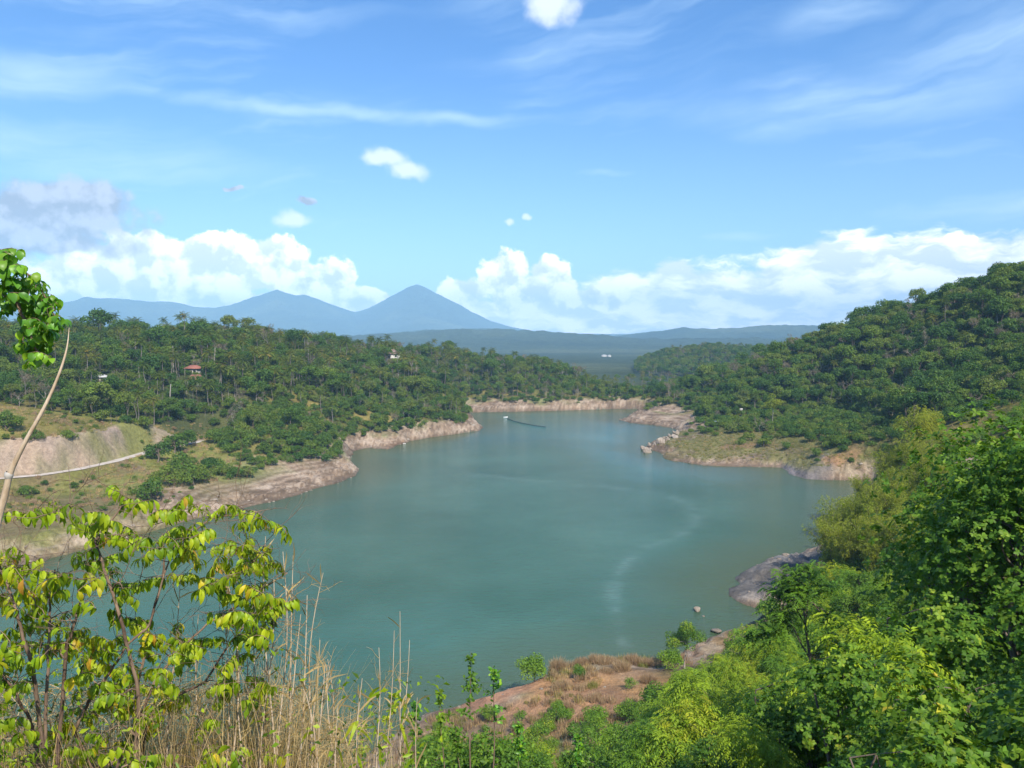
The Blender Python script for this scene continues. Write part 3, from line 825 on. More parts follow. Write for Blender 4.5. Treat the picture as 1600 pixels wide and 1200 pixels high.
def palm(seed, h, nf, L):
    rng = np.random.default_rng(seed)
    g = G(); c = G()
    top = np.array([rng.normal() * 0.6, rng.normal() * 0.6, h])
    p = curve_pts((0, 0, 0), top, 9, rng, 0.03)
    v, q = tube(p, np.linspace(0.17, 0.11, 9) * np.array([1.6, 1.15] + [1] * 7), 7)
    g.add(v, q)
    for i in range(nf):
        a = i * 2.39996 + rng.uniform(-0.2, 0.2)
        e0 = math.radians(80 - 105 * (i + 0.5) / nf + rng.uniform(-8, 8))
        k = np.linspace(0, 1, 9)
        e = e0 - k * math.radians(75) * (0.7 + 0.5 * rng.random())
        step = L * rng.uniform(0.85, 1.1) / 8
        r_ = np.concatenate([[0], np.cumsum(np.cos(e[:-1]) * step)]); z = np.concatenate([[0], np.cumsum(np.sin(e[:-1]) * step)])
        axis = np.stack([r_ * math.cos(a), r_ * math.sin(a), z], 1) + top
        v, q = tube(axis, np.linspace(0.035, 0.008, 9), 3); c.add(v, q, 0.75)
        kk = np.linspace(0.12, 0.98, 18)
        ctr = np.stack([np.interp(kk, k, axis[:, j]) for j in range(3)], 1)
        d = unit(np.stack([np.interp(kk, k, np.gradient(axis[:, j])) for j in range(3)], 1))
        sd = np.array([-math.sin(a), math.cos(a), 0])
        tn = np.full(18, rng.random())
        for s in (-1, 1):
            td = unit(d * 0.6 + s * sd * 0.9 - np.array([0, 0, 0.45]) + rng.normal(size=(18, 3)) * 0.08)
            ln = L * 0.26 * np.sin(np.clip(kk * 0.9 + 0.12, 0, 1) * math.pi) ** 0.6
            v, q = leaves(ctr, np.tile(np.array([0, 0, 1.0]), (18, 1)) + 0.2 * d, td, ln, 0.11 * L / 3.5, 0.1)
            c.add(v, q, np.concatenate([tn, tn]))
    return g.mesh('trunk', [M_palmbark], True), c.mesh('crown', [M_palm])

def branching(rng, g, p, d, L, r, depth, tips, spread=0.55, up=0.25, nchild=3, sides=4, mi=0):
    n_ = 5
    e = p + d * L
    pts = curve_pts(p, e, n_, rng, 0.05)
    v, q = tube(pts, np.linspace(r, r * 0.6, n_), sides if depth > 1 else 3)
    g.add(v, q, 0.5, mi)
    if depth == 0:
        tips.append((e, d)); return
    for k in range(nchild):
        nd = unit(d + rng.normal(size=3) * spread + np.array([0, 0, up]))
        s = pts[rng.integers(2, n_)] if k else pts[-1]
        branching(rng, g, s, nd, L * rng.uniform(0.55, 0.82), r * 0.58, depth - 1, tips, spread, up, nchild, sides, mi)

def dry_tree(seed, h, n_=500):
    rng = np.random.default_rng(seed)
    g = G(); tips = []
    branching(rng, g, np.zeros(3), np.array([0, 0, 1.0]), h * 0.42, 0.15, 4, tips, 0.5, 0.22, 3)
    c = G()
    tp = np.array([t[0] for t in tips])
    k = rng.integers(0, len(tp), n_)
    pos = tp[k] + rng.normal(size=(n_, 3)) * 0.32
    v, q = leaves(pos, rand_dir(rng, n_), rand_dir(rng, n_), rng.uniform(0.25, 0.55, n_), 0.2)
    c.add(v, q, np.tile(rng.random(n_), 2))
    return g.mesh('trunk', [M_pale]), c.mesh('crown', [M_dryleaf])

def feathery(seed, h, r_, nspray, m_leaf, spray=0.7, leaflet=0.26, trunk=0.07, lw=0.30, nl=14, lr=None):
    """shrub or small tree with fine drooping compound leaves"""
    rng = np.random.default_rng(seed)
    lc, lrr = crown_lobes(rng, nl, r_ * 0.85, h * 0.40, h * 0.58, lr or r_ * 0.42)
    g = G()
    for k in range(3):
        limbs(rng, g, (rng.normal() * r_ * 0.3, rng.normal() * r_ * 0.3, h * 0.7), lc[k::3], trunk, (rng.normal() * 0.12, rng.normal() * 0.12, -0.4))
    c = G()
    k = rng.choice(nl, nspray, p=lrr ** 2 / (lrr ** 2).sum())
    d = rand_dir(rng, nspray, -0.5)
    st = lc[k] + d * lrr[k][:, None] * rng.uniform(0.35, 0.95, nspray)[:, None]
    out = unit(d * np.array([1, 1, 0.4]) + rng.normal(size=(nspray, 3)) * 0.35)
    tn = rng.uniform(0, 1, nl)[k] * 0.5 + rng.uniform(0, 1, nspray) * 0.5
    S = 6
    for j in range(S):
        f = (j + 0.4) / S
        cen = st + out * (spray * f) - np.array([0, 0, 1.0]) * (spray * 0.75 * f * f)
        ax = unit(out - np.array([0, 0, 1.5 * f]))
        sd = unit(np.cross(ax, np.array([0, 0, 1.0])) + 1e-6)
        for s in (-1, 1):
            td = unit(ax * 0.7 + sd * s + rng.normal(size=(nspray, 3)) * 0.15 - np.array([0, 0, 0.25]))
            v, q = leaves(cen, np.tile([0, 0, 1.0], (nspray, 1)) + 0.3 * rng.normal(size=(nspray, 3)), td, leaflet * (1.15 - 0.5 * f), leaflet * lw, 0.1)
            c.add(v, q, np.concatenate([tn, tn]))
    return g.mesh('stem', [M_bark]), c.mesh('foliage', [m_leaf])

def rosette_shrub(seed, h, r_, nros, leaf, m_leaf, nleaf=7, nl=14, trunk=0.05, asp=0.55):
    """shrub with rounded leaves set in rosettes at the branch ends"""
    rng = np.random.default_rng(seed)
    lc, lrr = crown_lobes(rng, nl, r_ * 0.8, h * 0.42, h * 0.55, r_ * 0.45)
    g = G()
    for k in range(4):
        limbs(rng, g, (rng.normal() * r_ * 0.35, rng.normal() * r_ * 0.35, h * 0.75), lc[k::4], trunk, (rng.normal() * 0.2, rng.normal() * 0.2, -0.4))
    k = rng.choice(nl, nros, p=lrr ** 2 / (lrr ** 2).sum())
    d = rand_dir(rng, nros, -0.4)
    cen = lc[k] + d * (lrr[k] * rng.uniform(0.5, 1.05, nros))[:, None]
    ax = unit(d + np.array([0, 0, 0.7]) + rng.normal(size=(nros, 3)) * 0.35)
    u = unit(np.cross(ax, rng.normal(size=(nros, 3)))); v2 = np.cross(ax, u)
    tn = rng.uniform(0, 1, nl)[k] * 0.3 + rng.uniform(0, 1, nros) * 0.62
    c = G()
    for j in range(nleaf):
        a = j * 2.4 + rng.uniform(-0.3, 0.3, nros)
        o = np.cos(a)[:, None] * u + np.sin(a)[:, None] * v2
        td = unit(o + ax * rng.uniform(-0.25, 0.75, nros)[:, None])
        s = leaf * rng.uniform(0.65, 1.2, nros)
        t_ = np.clip(tn + rng.uniform(-0.15, 0.2, nros), 0, 1)
        if leaf > 0.1:
            v, q = round_leaf(cen, ax, td, s, s * asp)
            c.add(v, q, np.repeat(t_, 6))
        else:
            v, q = leaves(cen, ax, td, s, s * asp, 0.15)
            c.add(v, q, np.concatenate([t_, t_]))
    return g.mesh('stem', [M_bark]), c.mesh('foliage', [m_leaf])

def round_leaf(c, nrm, tdir, L, Wd, curl=0.25, fold=0.10):
    """obovate leaf, 3 bands x 2 halves, curled along its length"""
    N = len(c)
    tdir = unit(tdir); b = unit(np.cross(nrm, tdir)); n2 = np.cross(tdir, b)
    L = np.broadcast_to(np.asarray(L, float), (N,))[:, None]; Wd = np.broadcast_to(np.asarray(Wd, float), (N,))[:, None]
    fs = [(0.0, 0.06), (0.40, 0.78), (0.75, 1.0), (1.0, 0.22)]
    rows = []
    for f, wd in fs:
        ctr = c + tdir * L * (f - 0.10 * f * f) - n2 * L * curl * f * f
        for s in (-1, 0, 1):
            rows.append(ctr + b * Wd * 0.5 * wd * s + n2 * Wd * fold * abs(s) * wd)
    v = np.stack(rows, 1).reshape(-1, 3)
    i = np.arange(N)[:, None] * 12
    qs = np.array([[r * 3 + s, r * 3 + s + 1, r * 3 + s + 4, r * 3 + s + 3] for r in range(3) for s in range(2)])
    q = (i[:, None] + qs[None]).reshape(-1, 4) if N else np.zeros((0, 4), int)
    return v, q

def bamboo(seed, h, n_c, m_leaf, per=60):
    rng = np.random.default_rng(seed)
    g = G(); c = G()
    for i in range(n_c):
        a = rng.uniform(0, 2 * math.pi); lean = rng.uniform(0.10, 0.55)
        hh = h * rng.uniform(0.65, 1.0)
        k = np.linspace(0, 1, 9)
        rad = (lean * hh * k ** 2.0)
        p = np.stack([np.cos(a) * rad + rng.normal() * 0.35, np.sin(a) * rad + rng.normal() * 0.35, hh * (k - 0.28 * lean * k ** 3)], 1)
        v, q = tube(p, np.linspace(0.05, 0.012, 9), 4); g.add(v, q)
        f = rng.uniform(0.22, 1.0, per)
        cen = np.stack([np.interp(f, k, p[:, j]) for j in range(3)], 1)
        off = rand_dir(rng, per, -0.3) * rng.uniform(0.1, 0.95, per)[:, None] * np.array([1, 1, 0.6])
        base = cen + off
        tn = rng.random() * 0.4 + rng.uniform(0, 1, per) * 0.6
        for j in range(7):
            td = unit(off + rng.normal(size=(per, 3)) * 0.6 - np.array([0, 0, 0.55]))
            v, q = leaves(base + rng.normal(size=(per, 3)) * 0.10, rand_dir(rng, per, 0), td, rng.uniform(0.22, 0.42, per), 0.065, 0.12)
            c.add(v, q, np.concatenate([tn, tn]))
    return g.mesh('culms', [bark_bam]), c.mesh('foliage', [m_leaf])
bark_bam = bark_mat('bamboo_culm', (0.16, 0.15, 0.06), (0.34, 0.30, 0.16), 3)

def thing_of(name, parts, loc=(0, 0, 0), rz=0.0, s=1.0, label=None, cat=None, group=None):
    r_ = empty(name, loc, rz, s)
    tag(r_, label, cat, group)
    for pn, me in parts:
        ob(pn, me, r_)
    return r_

# ------------------------------------------------------------------ the woods on the hills
rngw = np.random.default_rng(7)
BROAD = [broadleaf(11, 9.5, 3.6, 2.9, 16, 1.55, 1900, 0.62), broadleaf(12, 11.0, 3.3, 4.0, 18, 1.5, 1900, 0.60), broadleaf(13, 8.0, 4.4, 2.2, 18, 1.5, 2000, 0.62),
         broadleaf(14, 10.0, 2.7, 3.4, 13, 1.35, 1300, 0.58), broadleaf(15, 12.5, 4.2, 3.0, 20, 1.45, 1700, 0.60, trunk=0.2), broadleaf(16, 7.0, 3.0, 2.6, 14, 1.4, 1500, 0.55),
         broadleaf(17, 10.5, 3.8, 3.4, 15, 1.2, 950, 0.55, m_bark=M_pale)]
PALM = [palm(31, 10.5, 22, 3.6), palm(32, 12.5, 20, 3.3), palm(33, 8.0, 24, 3.9)]
DRY = [dry_tree(41, 9.0), dry_tree(42, 10.5, 800), dry_tree(43, 7.5, 300)]

OPEN_L = [(-200, 600), (0, 632), (60, 640), (130, 655), (215, 668), (325, 658), (330, 690), (400, 742), (300, 790), (280, 850), (0, 900), (-200, 900)]
OPEN_R = [(960, 640), (1060, 668), (1130, 655), (1240, 640), (1330, 640), (1380, 650), (1420, 690), (1360, 760), (1200, 740), (1000, 720)]

def scatter(x0, x1, y0, y1, step, seed, jit=0.48):
    rg = np.random.default_rng(seed)
    gx, gy = np.meshgrid(np.arange(x0, x1, step), np.arange(y0, y1, step))
    gx = gx + rg.uniform(-jit, jit, gx.shape) * step; gy = gy + rg.uniform(-jit, jit, gy.shape) * step
    return gx.ravel(), gy.ravel()

def visible(X, Y, Z, top=9.0, n=36, slack=2.0):
    ok = np.ones(X.shape, bool)
    for f in np.linspace(0.10, 0.975, n):
        zz = ground_z(X * f, Y * f)
        ray_z = H + (Z + top - H) * f
        ok &= zz < ray_z + slack
    return ok

wx_, wy_ = scatter(-360, 430, 185, 720, 4.5, 3)
wz_ = ground_z(wx_, wy_); wd_ = shore_d(wx_, wy_)
wpx, wpy = to_px(wx_, wy_, wz_)
n1_ = fbm(wx_, wy_, 45, 3, 101) * 2; n2_ = fbm(wx_, wy_, 16, 3, 102) * 2
keep = (wd_ > 5) & (wpx > -260) & (wpx < 1850) & (wz_ > 5.6 + 1.5 * n2_)
keep &= ~(in_poly(wpx, wpy, OPEN_L) & (wy_ < 300) & (wx_ < -60))
keep &= ~(in_poly(wpx, wpy, OPEN_R) & (wy_ > 230) & (wx_ > 60))
keep &= ~((wx_ > 20) & (wy_ < 262)) & ~((wx_ < 0) & (wy_ < 250) & (wpx > 0))
keep &= ~((wy_ > 600) & (wpx > 870) & (wpx < 1080) & (rngw.random(wx_.shape) < 0.75))
keep &= rngw.random(wx_.shape) < np.where(wy_ > 480, 0.80, 0.88)
LOWV = [(325, 655), (470, 628), (560, 625), (640, 650), (560, 692), (520, 718), (430, 730), (400, 744), (330, 700)]
keep &= ~(in_poly(wpx, wpy, LOWV) & (wy_ < 400) & (rngw.random(wx_.shape) < 0.72))
for hx_, hy_, hY_, hw_ in ((306, 582, 318, 12), (303, 571, 330, 10), (342, 567, 345, 12), (157, 590, 318, 10), (608, 548, 462, 18)):
    keep &= ~((np.abs(wpx - hx_) < hw_) & (wy_ < hY_ + 5) & (wy_ > hY_ - 45) & (wpy - 9.0 / wy_ * FOC < hy_ - 3))
wx_, wy_, wz_, wpx, wpy, n1_, n2_ = [a[keep] for a in (wx_, wy_, wz_, wpx, wpy, n1_, n2_)]
vis = visible(wx_, wy_, wz_)
wx_, wy_, wz_, wpx, wpy, n1_, n2_ = [a[vis] for a in (wx_, wy_, wz_, wpx, wpy, n1_, n2_)]
left = wx_ < 40 + (wy_ - 400) * 0.3
u_ = rngw.random(len(wx_))
p_palm = np.where(left, np.clip(0.36 + 0.5 * n1_, 0.08, 0.70), 0.03)
p_palm = np.where(left & (wy_ > 395), np.maximum(p_palm, 0.46), p_palm)
p_dry = np.where(left, np.clip(0.07 - 0.3 * n1_, 0.02, 0.22), np.clip(0.16 + 0.38 * n2_, 0.03, 0.40))
kind_ = np.where(u_ < p_palm, 1, np.where(u_ < p_palm + p_dry, 2, 0))
var_ = rngw.integers(0, 1000, len(wx_))
sc_ = np.clip(np.exp(rngw.normal(-0.27, 0.25, len(wx_))), 0.42, 1.3) * np.where(wz_ < 12, 0.8, 1.0) * np.where(kind_ == 1, 0.95, 1.0)
sc_ *= np.where((rngw.random(len(wx_)) < 0.07) & (kind_ == 0), 1.28, 1.0)
sc_ *= np.where(left & (wx_ < -40) & (wy_ < 300), 0.8, 1.0)
rz_ = rngw.uniform(0, 2 * math.pi, len(wx_))

WOODS = {0: ('broadleaf_tree', BROAD, 'tree', ('crown', 'trunk')), 1: ('palm_tree', PALM, 'palm', ('crown', 'trunk')), 2: ('dry_tree', DRY, 'tree', ('crown', 'trunk'))}
def hill_name(x, y):
    if x > 40 + (y - 400) * 0.3: return 'right'
    return 'left' if y < 490 else 'back'
LBL = {(0, 'left'): 'green broadleaf tree in the thick wood on the left hill', (0, 'right'): 'green broadleaf tree in the wood on the right hillside', (0, 'back'): 'broadleaf tree in the wood beyond the far end of the lake',
       (1, 'left'): 'slender coconut palm rising from the wood on the left hill', (1, 'right'): 'coconut palm among the trees on the right hillside', (1, 'back'): 'coconut palm in the wood beyond the far end of the lake',
       (2, 'left'): 'greyish half-bare tree among green trees on the left hill', (2, 'right'): 'grey-brown half-bare tree among green trees on the right hillside', (2, 'back'): 'greyish half-bare tree beyond the far end of the lake'}
GRP = {(0, 'left'): 'broadleaf trees on the left hill', (0, 'right'): 'broadleaf trees on the right hillside', (0, 'back'): 'broadleaf trees beyond the lake', (1, 'left'): 'palms on the left hill', (1, 'right'): 'palms on the right hillside', (1, 'back'): 'palms beyond the lake',
       (2, 'left'): 'half-bare trees on the left hill', (2, 'right'): 'half-bare trees on the right hillside', (2, 'back'): 'half-bare trees beyond the lake'}
PROTO = {}
stuff_pts = {0: [], 1: [], 2: []}
for kd in (0, 1, 2):
    nm, protos, cat_, pn = WOODS[kd]
    ids = np.nonzero(kind_ == kd)[0]
    hgt = np.array([8, 10, 8])[kd] * sc_[ids] / np.hypot(wx_[ids], wy_[ids])
    inf = (wpx[ids] > -15) & (wpx[ids] < 1615)
    ids = ids[np.argsort(-(hgt + 10 * inf))]
    for n_i, i in enumerate(ids):
        v_i = int(var_[i] % len(protos))
        loc = (wx_[i], wy_[i], wz_[i] - 0.25)
        if n_i < 290:
            hn = hill_name(wx_[i], wy_[i])
            key = (kd, v_i)
            if key not in PROTO:
                PROTO[key] = thing_of(nm, [('trunk', protos[v_i][0]), ('crown', protos[v_i][1])], loc, rz_[i], sc_[i], LBL[kd, hn], cat_, GRP[kd, hn])
            else:
                c_ = copy_thing(PROTO[key], loc, rz_[i], sc_[i] * 1.0, LBL[kd, hn])
                c_['group'] = GRP[kd, hn]
        else:
            stuff_pts[kd].append((*loc, sc_[i], rz_[i], v_i))

# wooded hills farther off, one tree at a time as well, but counted as one mass
def far_points(x0, x1, y0, y1, step, seed, s0, s1, top):
    X, Y = scatter(x0, x1, y0, y1, step, seed)
    rg = np.random.default_rng(seed + 1)
    px = 800 + FOC * X / Y
    k = (px > -60) & (px < 1660)
    X, Y = X[k], Y[k]
    Z = ground_z(X, Y)
    k = visible(X, Y, Z, top, 30, 1.0) & (Z > 6) & (X / Y > 0.10)
    X, Y, Z = X[k], Y[k], Z[k]
    for x, y, z in zip(X, Y, Z):
        kd = 1 if rg.random() < 0.22 else (2 if rg.random() < 0.05 else 0)
        stuff_pts[kd].append((x, y, z - 0.3, rg.uniform(s0, s1), rg.uniform(0, 6.28), int(rg.integers(0, 1000)) % len(WOODS[kd][1])))
far_points(-60, 620, 780, 1280, 6.6, 61, 0.6, 1.05, 9)

def instancer(name, pts, parts_by_variant, kind='stuff'):
    """one object: a cloud of points carrying one plant each (geometry nodes)"""
    pts = np.array(pts)
    me = bpy.data.meshes.new(name)
    me.vertices.add(len(pts))
    me.vertices.foreach_set('co', pts[:, :3].astype(np.float32).ravel())
    for an, col in (('size', 3), ('turn', 4)):
        a = me.attributes.new(an, 'FLOAT', 'POINT'); a.data.foreach_set('value', pts[:, col].astype(np.float32))
    a = me.attributes.new('variant', 'INT', 'POINT'); a.data.foreach_set('value', pts[:, 5].astype(np.int32))
    o = ob(name, me)
    ng = bpy.data.node_groups.new(name, 'GeometryNodeTree')
    ng.interface.new_socket('Geometry', in_out='INPUT', socket_type='NodeSocketGeometry')
    ng.interface.new_socket('Geometry', in_out='OUTPUT', socket_type='NodeSocketGeometry')
    gi = ng.nodes.new('NodeGroupInput'); go = ng.nodes.new('NodeGroupOutput'); jn = ng.nodes.new('GeometryNodeJoinGeometry')
    def named(nm, dt):
        n_ = ng.nodes.new('GeometryNodeInputNamedAttribute'); n_.data_type = dt; n_.inputs[0].default_value = nm
        return n_.outputs[0]
    sz, tr, va = named('size', 'FLOAT'), named('turn', 'FLOAT'), named('variant', 'INT')
    cx = ng.nodes.new('ShaderNodeCombineXYZ'); ng.links.new(tr, cx.inputs[2])
    for vi, objs in enumerate(parts_by_variant):
        cmp_ = ng.nodes.new('FunctionNodeCompare'); cmp_.data_type = 'INT'; cmp_.operation = 'EQUAL'
        ins = [s for s in cmp_.inputs if s.type == 'INT']
        ng.links.new(va, ins[0]); ins[1].default_value = vi
        for src in objs:
            oi = ng.nodes.new('GeometryNodeObjectInfo'); oi.transform_space = 'ORIGINAL'; oi.inputs['Object'].default_value = src; oi.inputs['As Instance'].default_value = True
            ip = ng.nodes.new('GeometryNodeInstanceOnPoints')
            ng.links.new(gi.outputs[0], ip.inputs['Points']); ng.links.new(oi.outputs['Geometry'], ip.inputs['Instance'])
            ng.links.new(cmp_.outputs[0], ip.inputs['Selection']); ng.links.new(cx.outputs[0], ip.inputs['Rotation']); ng.links.new(sz, ip.inputs['Scale'])
            ng.links.new(ip.outputs[0], jn.inputs[0])
    ng.links.new(jn.outputs[0], go.inputs[0])
    md = o.modifiers.new('plants', 'NODES'); md.node_group = ng
    tag(o, kind=kind)
    return o
for kd, nm in ((0, 'forest'), (1, 'palm_forest'), (2, 'dry_forest')):
    if stuff_pts[kd]:
        instancer(nm, stuff_pts[kd], [list(PROTO[kd, v].children) if (kd, v) in PROTO else [] for v in range(len(WOODS[kd][1]))])
# ------------------------------------------------------------------ undergrowth, bushes and meadow grass on the far banks
BUSH = [feathery(201, 2.6, 1.7, 240, M_fresh, 0.5, 0.30, 0.05, 0.5, 9), broadleaf(202, 2.4, 1.6, 1.2, 10, 0.75, 700, 0.36), broadleaf(203, 3.0, 1.9, 1.4, 11, 0.85, 800, 0.40),
        broadleaf(204, 1.8, 1.5, 0.9, 9, 0.7, 500, 0.34, M_fresh), feathery(205, 2.0, 1.3, 160, M_tan, 0.5, 0.30, 0.04, 0.3, 8)]
DARKBUSH = [broadleaf(211, 3.4, 2.2, 1.6, 13, 0.95, 1500, 0.34), broadleaf(212, 2.8, 2.0, 1.3, 12, 0.85, 1300, 0.32), broadleaf(213, 4.0, 2.0, 2.0, 13, 0.95, 1500, 0.34)]
rngb = np.random.default_rng(77)
bx, by = scatter(-330, 330, 180, 620, 3.1, 21)
bz = ground_z(bx, by); bd = shore_d(bx, by); bpx, bpyy = to_px(bx, by, bz)
bn = fbm(bx, by, 26, 3, 203) * 2; bn2 = fbm(bx, by, 9, 3, 204) * 2
low_v = in_poly(bpx, bpyy, [(325, 655), (560, 600), (760, 630), (745, 655), (620, 690), (560, 690), (520, 715), (430, 728), (400, 742), (330, 700)]) & (by < 470) & (bx < 0)
rflat = in_poly(bpx, bpyy, [(1070, 645), (1240, 632), (1420, 630), (1420, 695), (1330, 702), (1260, 690), (1180, 676), (1110, 668)]) & (by > 215) & (bx > 40)
turf_r = in_poly(bpx, bpyy, OPEN_R) & (bx > 40) & (by > 230) & ~rflat
mead_l = in_poly(bpx, bpyy, OPEN_L) & (bx < -60) & (by < 300)
pk = np.where(low_v, 0.78, np.where(rflat, 0.80, np.where(turf_r, 0.22, np.where(mead_l, 0.16 + 0.40 * (bn > 0.0), 0.40))))
keep = (bd > 4) & (bz > 4.4 + 1.2 * bn2) & (bpx > -150) & (bpx < 1750) & (rngb.random(bx.shape) < pk) & ~((bx > 10) & (by < 225))
rdist = seg_near(bx, by, ROAD3)[0]
keep &= (rdist > 3.0)
cut_face = (rdist < 24) & (seg_near(bx, by, ROAD3)[2] > 0) & (by < 250) & (bz < 17.5)
keep &= ~cut_face
bx, by, bz, bpx, bn, bn2, low_v, rflat, mead_l = [a[keep] for a in (bx, by, bz, bpx, bn, bn2, low_v, rflat, mead_l)]
vk = visible(bx, by, bz, 2.5, 30, 1.0)
bx, by, bz, bpx, bn, bn2, low_v, rflat, mead_l = [a[vk] for a in (bx, by, bz, bpx, bn, bn2, low_v, rflat, mead_l)]
bush_pts = []
for i in range(len(bx)):
    r_ = rngb.random()
    if mead_l[i]: v_i = 4 if r_ < 0.22 else (3 if r_ < 0.6 else (0 if r_ < 0.8 else 1)); s = rngb.uniform(0.25, 0.7)
    elif low_v[i]: v_i = 0 if r_ < 0.42 + 0.5 * bn[i] else (3 if r_ < 0.72 else (1 if r_ < 0.88 else 2)); s = rngb.uniform(0.7, 1.6)
    elif rflat[i]: v_i = 0 if r_ < 0.15 else (3 if r_ < 0.25 else (1 if r_ < 0.62 else 2)); s = rngb.uniform(0.6, 1.35)
    else: v_i = 0 if r_ < 0.12 else (1 if r_ < 0.5 else (2 if r_ < 0.88 else 3)); s = rngb.uniform(0.6, 1.4)
    bush_pts.append((bx[i], by[i], bz[i] - 0.15, s, rngb.uniform(0, 6.28), v_i))

# bushes that stand apart on the left meadow and by the road: things of their own
LONE = [(246, 722, 2, 1.76), (272, 708, 2, 1.82), (292, 698, 2, 1.62), (330, 738, 1, 1.69), (366, 748, 1, 1.35), (386, 746, 1, 1.35), (233, 782, 0, 1.55), (262, 762, 0, 1.62), (302, 758, 0, 1.62), (287, 738, 0, 1.62),
        (54, 690, 0, 1.01), (108, 688, 1, 1.15), (12, 672, 0, 1.49), (40, 775, 1, 1.08), (318, 752, 0, 1.35), (348, 742, 0, 1.22)]
LONE_L = ['dark bush under the tallest of the roadside bushes, at the end of the pale track', 'tall dark bush above the clump at the end of the pale track', 'upright dark bush highest in the clump beside the track end',
          'dark bush in the middle of the row running down from the track to the lake', 'dark rounded bush near the lower end of the row above the bare bank', 'last dark bush of the row, just above the bare lake bank',
          'lone round green bush lowest on the slope behind the yellow-green shrub', 'green bush just above the lowest round bush on the left slope', 'green bush on the slope beside a patch of reddish earth', 'green bush in the heart of the clump below the track',
          'small dark bush on the dry meadow behind the bare cane', 'compact dark bush on the yellow meadow above the road cutting', 'green bush on the dry meadow at the left edge', 'low brownish-green bush on the dry slope below the track', 'green bush between the reddish earth and the row of dark bushes', 'small green bush behind the row of dark bushes']
lone_proto = {}
lone_xy = []
for (px, py, v_i, s), lb in zip(LONE, LONE_L):
    best = None
    for Y in np.arange(180, 300, 1.0):         # walk along the line of sight to the ground
        q = P(px, py, Y)
        if ground_z(q[0], q[1])[0] >= q[2]:
            best = q; break
    if best is None: continue
    lone_xy.append(best)
    if v_i not in lone_proto:
        lone_proto[v_i] = thing_of('bush', [('stem', DARKBUSH[v_i][0]), ('foliage', DARKBUSH[v_i][1])], (best[0], best[1], best[2] - 0.2), 1.0, s, lb, 'bush', 'bushes on the left slope')
    else:
        copy_thing(lone_proto[v_i], (best[0], best[1], best[2] - 0.2), rngb.uniform(0, 6.28), s, lb)

# single trees that stand out on the right flat
def hit(px, py, y0, y1, st=0.5):
    for Y in np.arange(y0, y1, st):
        q = P(px, py, Y)
        if ground_z(q[0], q[1])[0] >= q[2]: return q
    return P(px, py, y1)

def stuff_of(name, pts, parts):
    return instancer(name, pts, parts)

# protos for the mass plants must exist as objects: one real bush of each kind stands among them
bush_objs = []
bush_pts.sort(key=lambda p_: -p_[3] / math.hypot(p_[0], p_[1]))
BL = ['feathery yellow-green bush in the undergrowth', 'round green bush in the undergrowth', 'broad dark green bush in the undergrowth', 'low fresh green bush in the undergrowth', 'small withered tan bush']
bproto = {}
bush_rest = []
n_b = 0
for p_ in bush_pts:
    v_i = p_[5]
    px_, py_ = to_px(p_[0], p_[1], p_[2])
    seen = -10 < px_ < 1610
    side_ = 'left' if p_[0] < 40 + (p_[1] - 400) * 0.3 else 'right'
    lb = BL[v_i] + (' of the left bank' if side_ == 'left' else ' of the right bank')
    gr = 'undergrowth bushes on the %s bank' % side_
    if v_i not in bproto:
        bproto[v_i] = thing_of('bush', [('stem', BUSH[v_i][0]), ('foliage', BUSH[v_i][1])], p_[:3], p_[4], p_[3], lb, 'bush', gr); n_b += 1
    elif seen and n_b < 230:
        c_ = copy_thing(bproto[v_i], p_[:3], p_[4], p_[3], lb); c_['group'] = gr; n_b += 1
    else:
        bush_rest.append(p_)
bush_pts = bush_rest
bush_objs = [list(bproto[v_i].children) if v_i in bproto else [] for v_i in range(5)]
instancer('undergrowth', bush_pts, bush_objs)

# dry meadow grass: tufts, far too many to count
def tuft(seed, n_, h, spread, wd, lean=0.5, m_=None):
    rng = np.random.default_rng(seed)
    a = rng.uniform(0, 6.28, n_); r0 = spread * np.sqrt(rng.random(n_))
    base = np.stack([np.cos(a) * r0, np.sin(a) * r0, -0.03 * np.ones(n_)], 1)
    hh = h * rng.uniform(0.5, 1.15, n_)
    b = rng.uniform(0, 6.28, n_); ln = lean * hh * rng.uniform(0.1, 1.0, n_)
    dirv = np.stack([np.cos(b), np.sin(b), 0 * b], 1)
    sd = np.stack([-np.sin(b), np.cos(b), 0 * b], 1)
    rows = []
    for f in (0, 0.4, 0.75, 1.0):
        ctr = base + dirv * (ln * f ** 1.8)[:, None] + np.stack([0 * hh, 0 * hh, hh * (f - 0.18 * lean * f ** 3)], 1)
        w_ = wd * (1 - 0.85 * f)
        rows += [ctr - sd * w_, ctr + sd * w_]
    v = np.stack(rows, 1).reshape(-1, 3)
    i = np.arange(n_)[:, None] * 8
    q = np.concatenate([i + np.array([[2 * k, 2 * k + 1, 2 * k + 3, 2 * k + 2]]) for k in range(3)], 0)
    g = G(); g.add(v, q, np.tile(rng.random(n_), 3))
    return g.mesh('blades', [m_ or M_straw])
M_olive = leaf_mat('meadow_grass', [(0.0, (0.125, 0.155, 0.030)), (0.5, (0.215, 0.220, 0.048)), (1.0, (0.35, 0.28, 0.09))], 0.4, 0.25)
TUFT = [tuft(301, 60, 0.9, 0.8, 0.035, 0.5, M_olive), tuft(302, 60, 0.7, 0.9, 0.035, 0.6, M_straw), tuft(303, 70, 1.2, 0.6, 0.03, 0.4, M_tan)]
gx, gy = scatter(-240, 200, 62, 330, 1.6, 31)
_gx2, _gy2 = scatter(-30, 60, 62, 122, 0.85, 32)
gx = np.concatenate([gx, _gx2]); gy = np.concatenate([gy, _gy2])
gz = ground_z(gx, gy); gd = shore_d(gx, gy); gpx, gpy = to_px(gx, gy, gz)
gn = fbm(gx, gy, 18, 3, 303) * 2; gn2 = fbm(gx, gy, 5, 2, 304) * 2
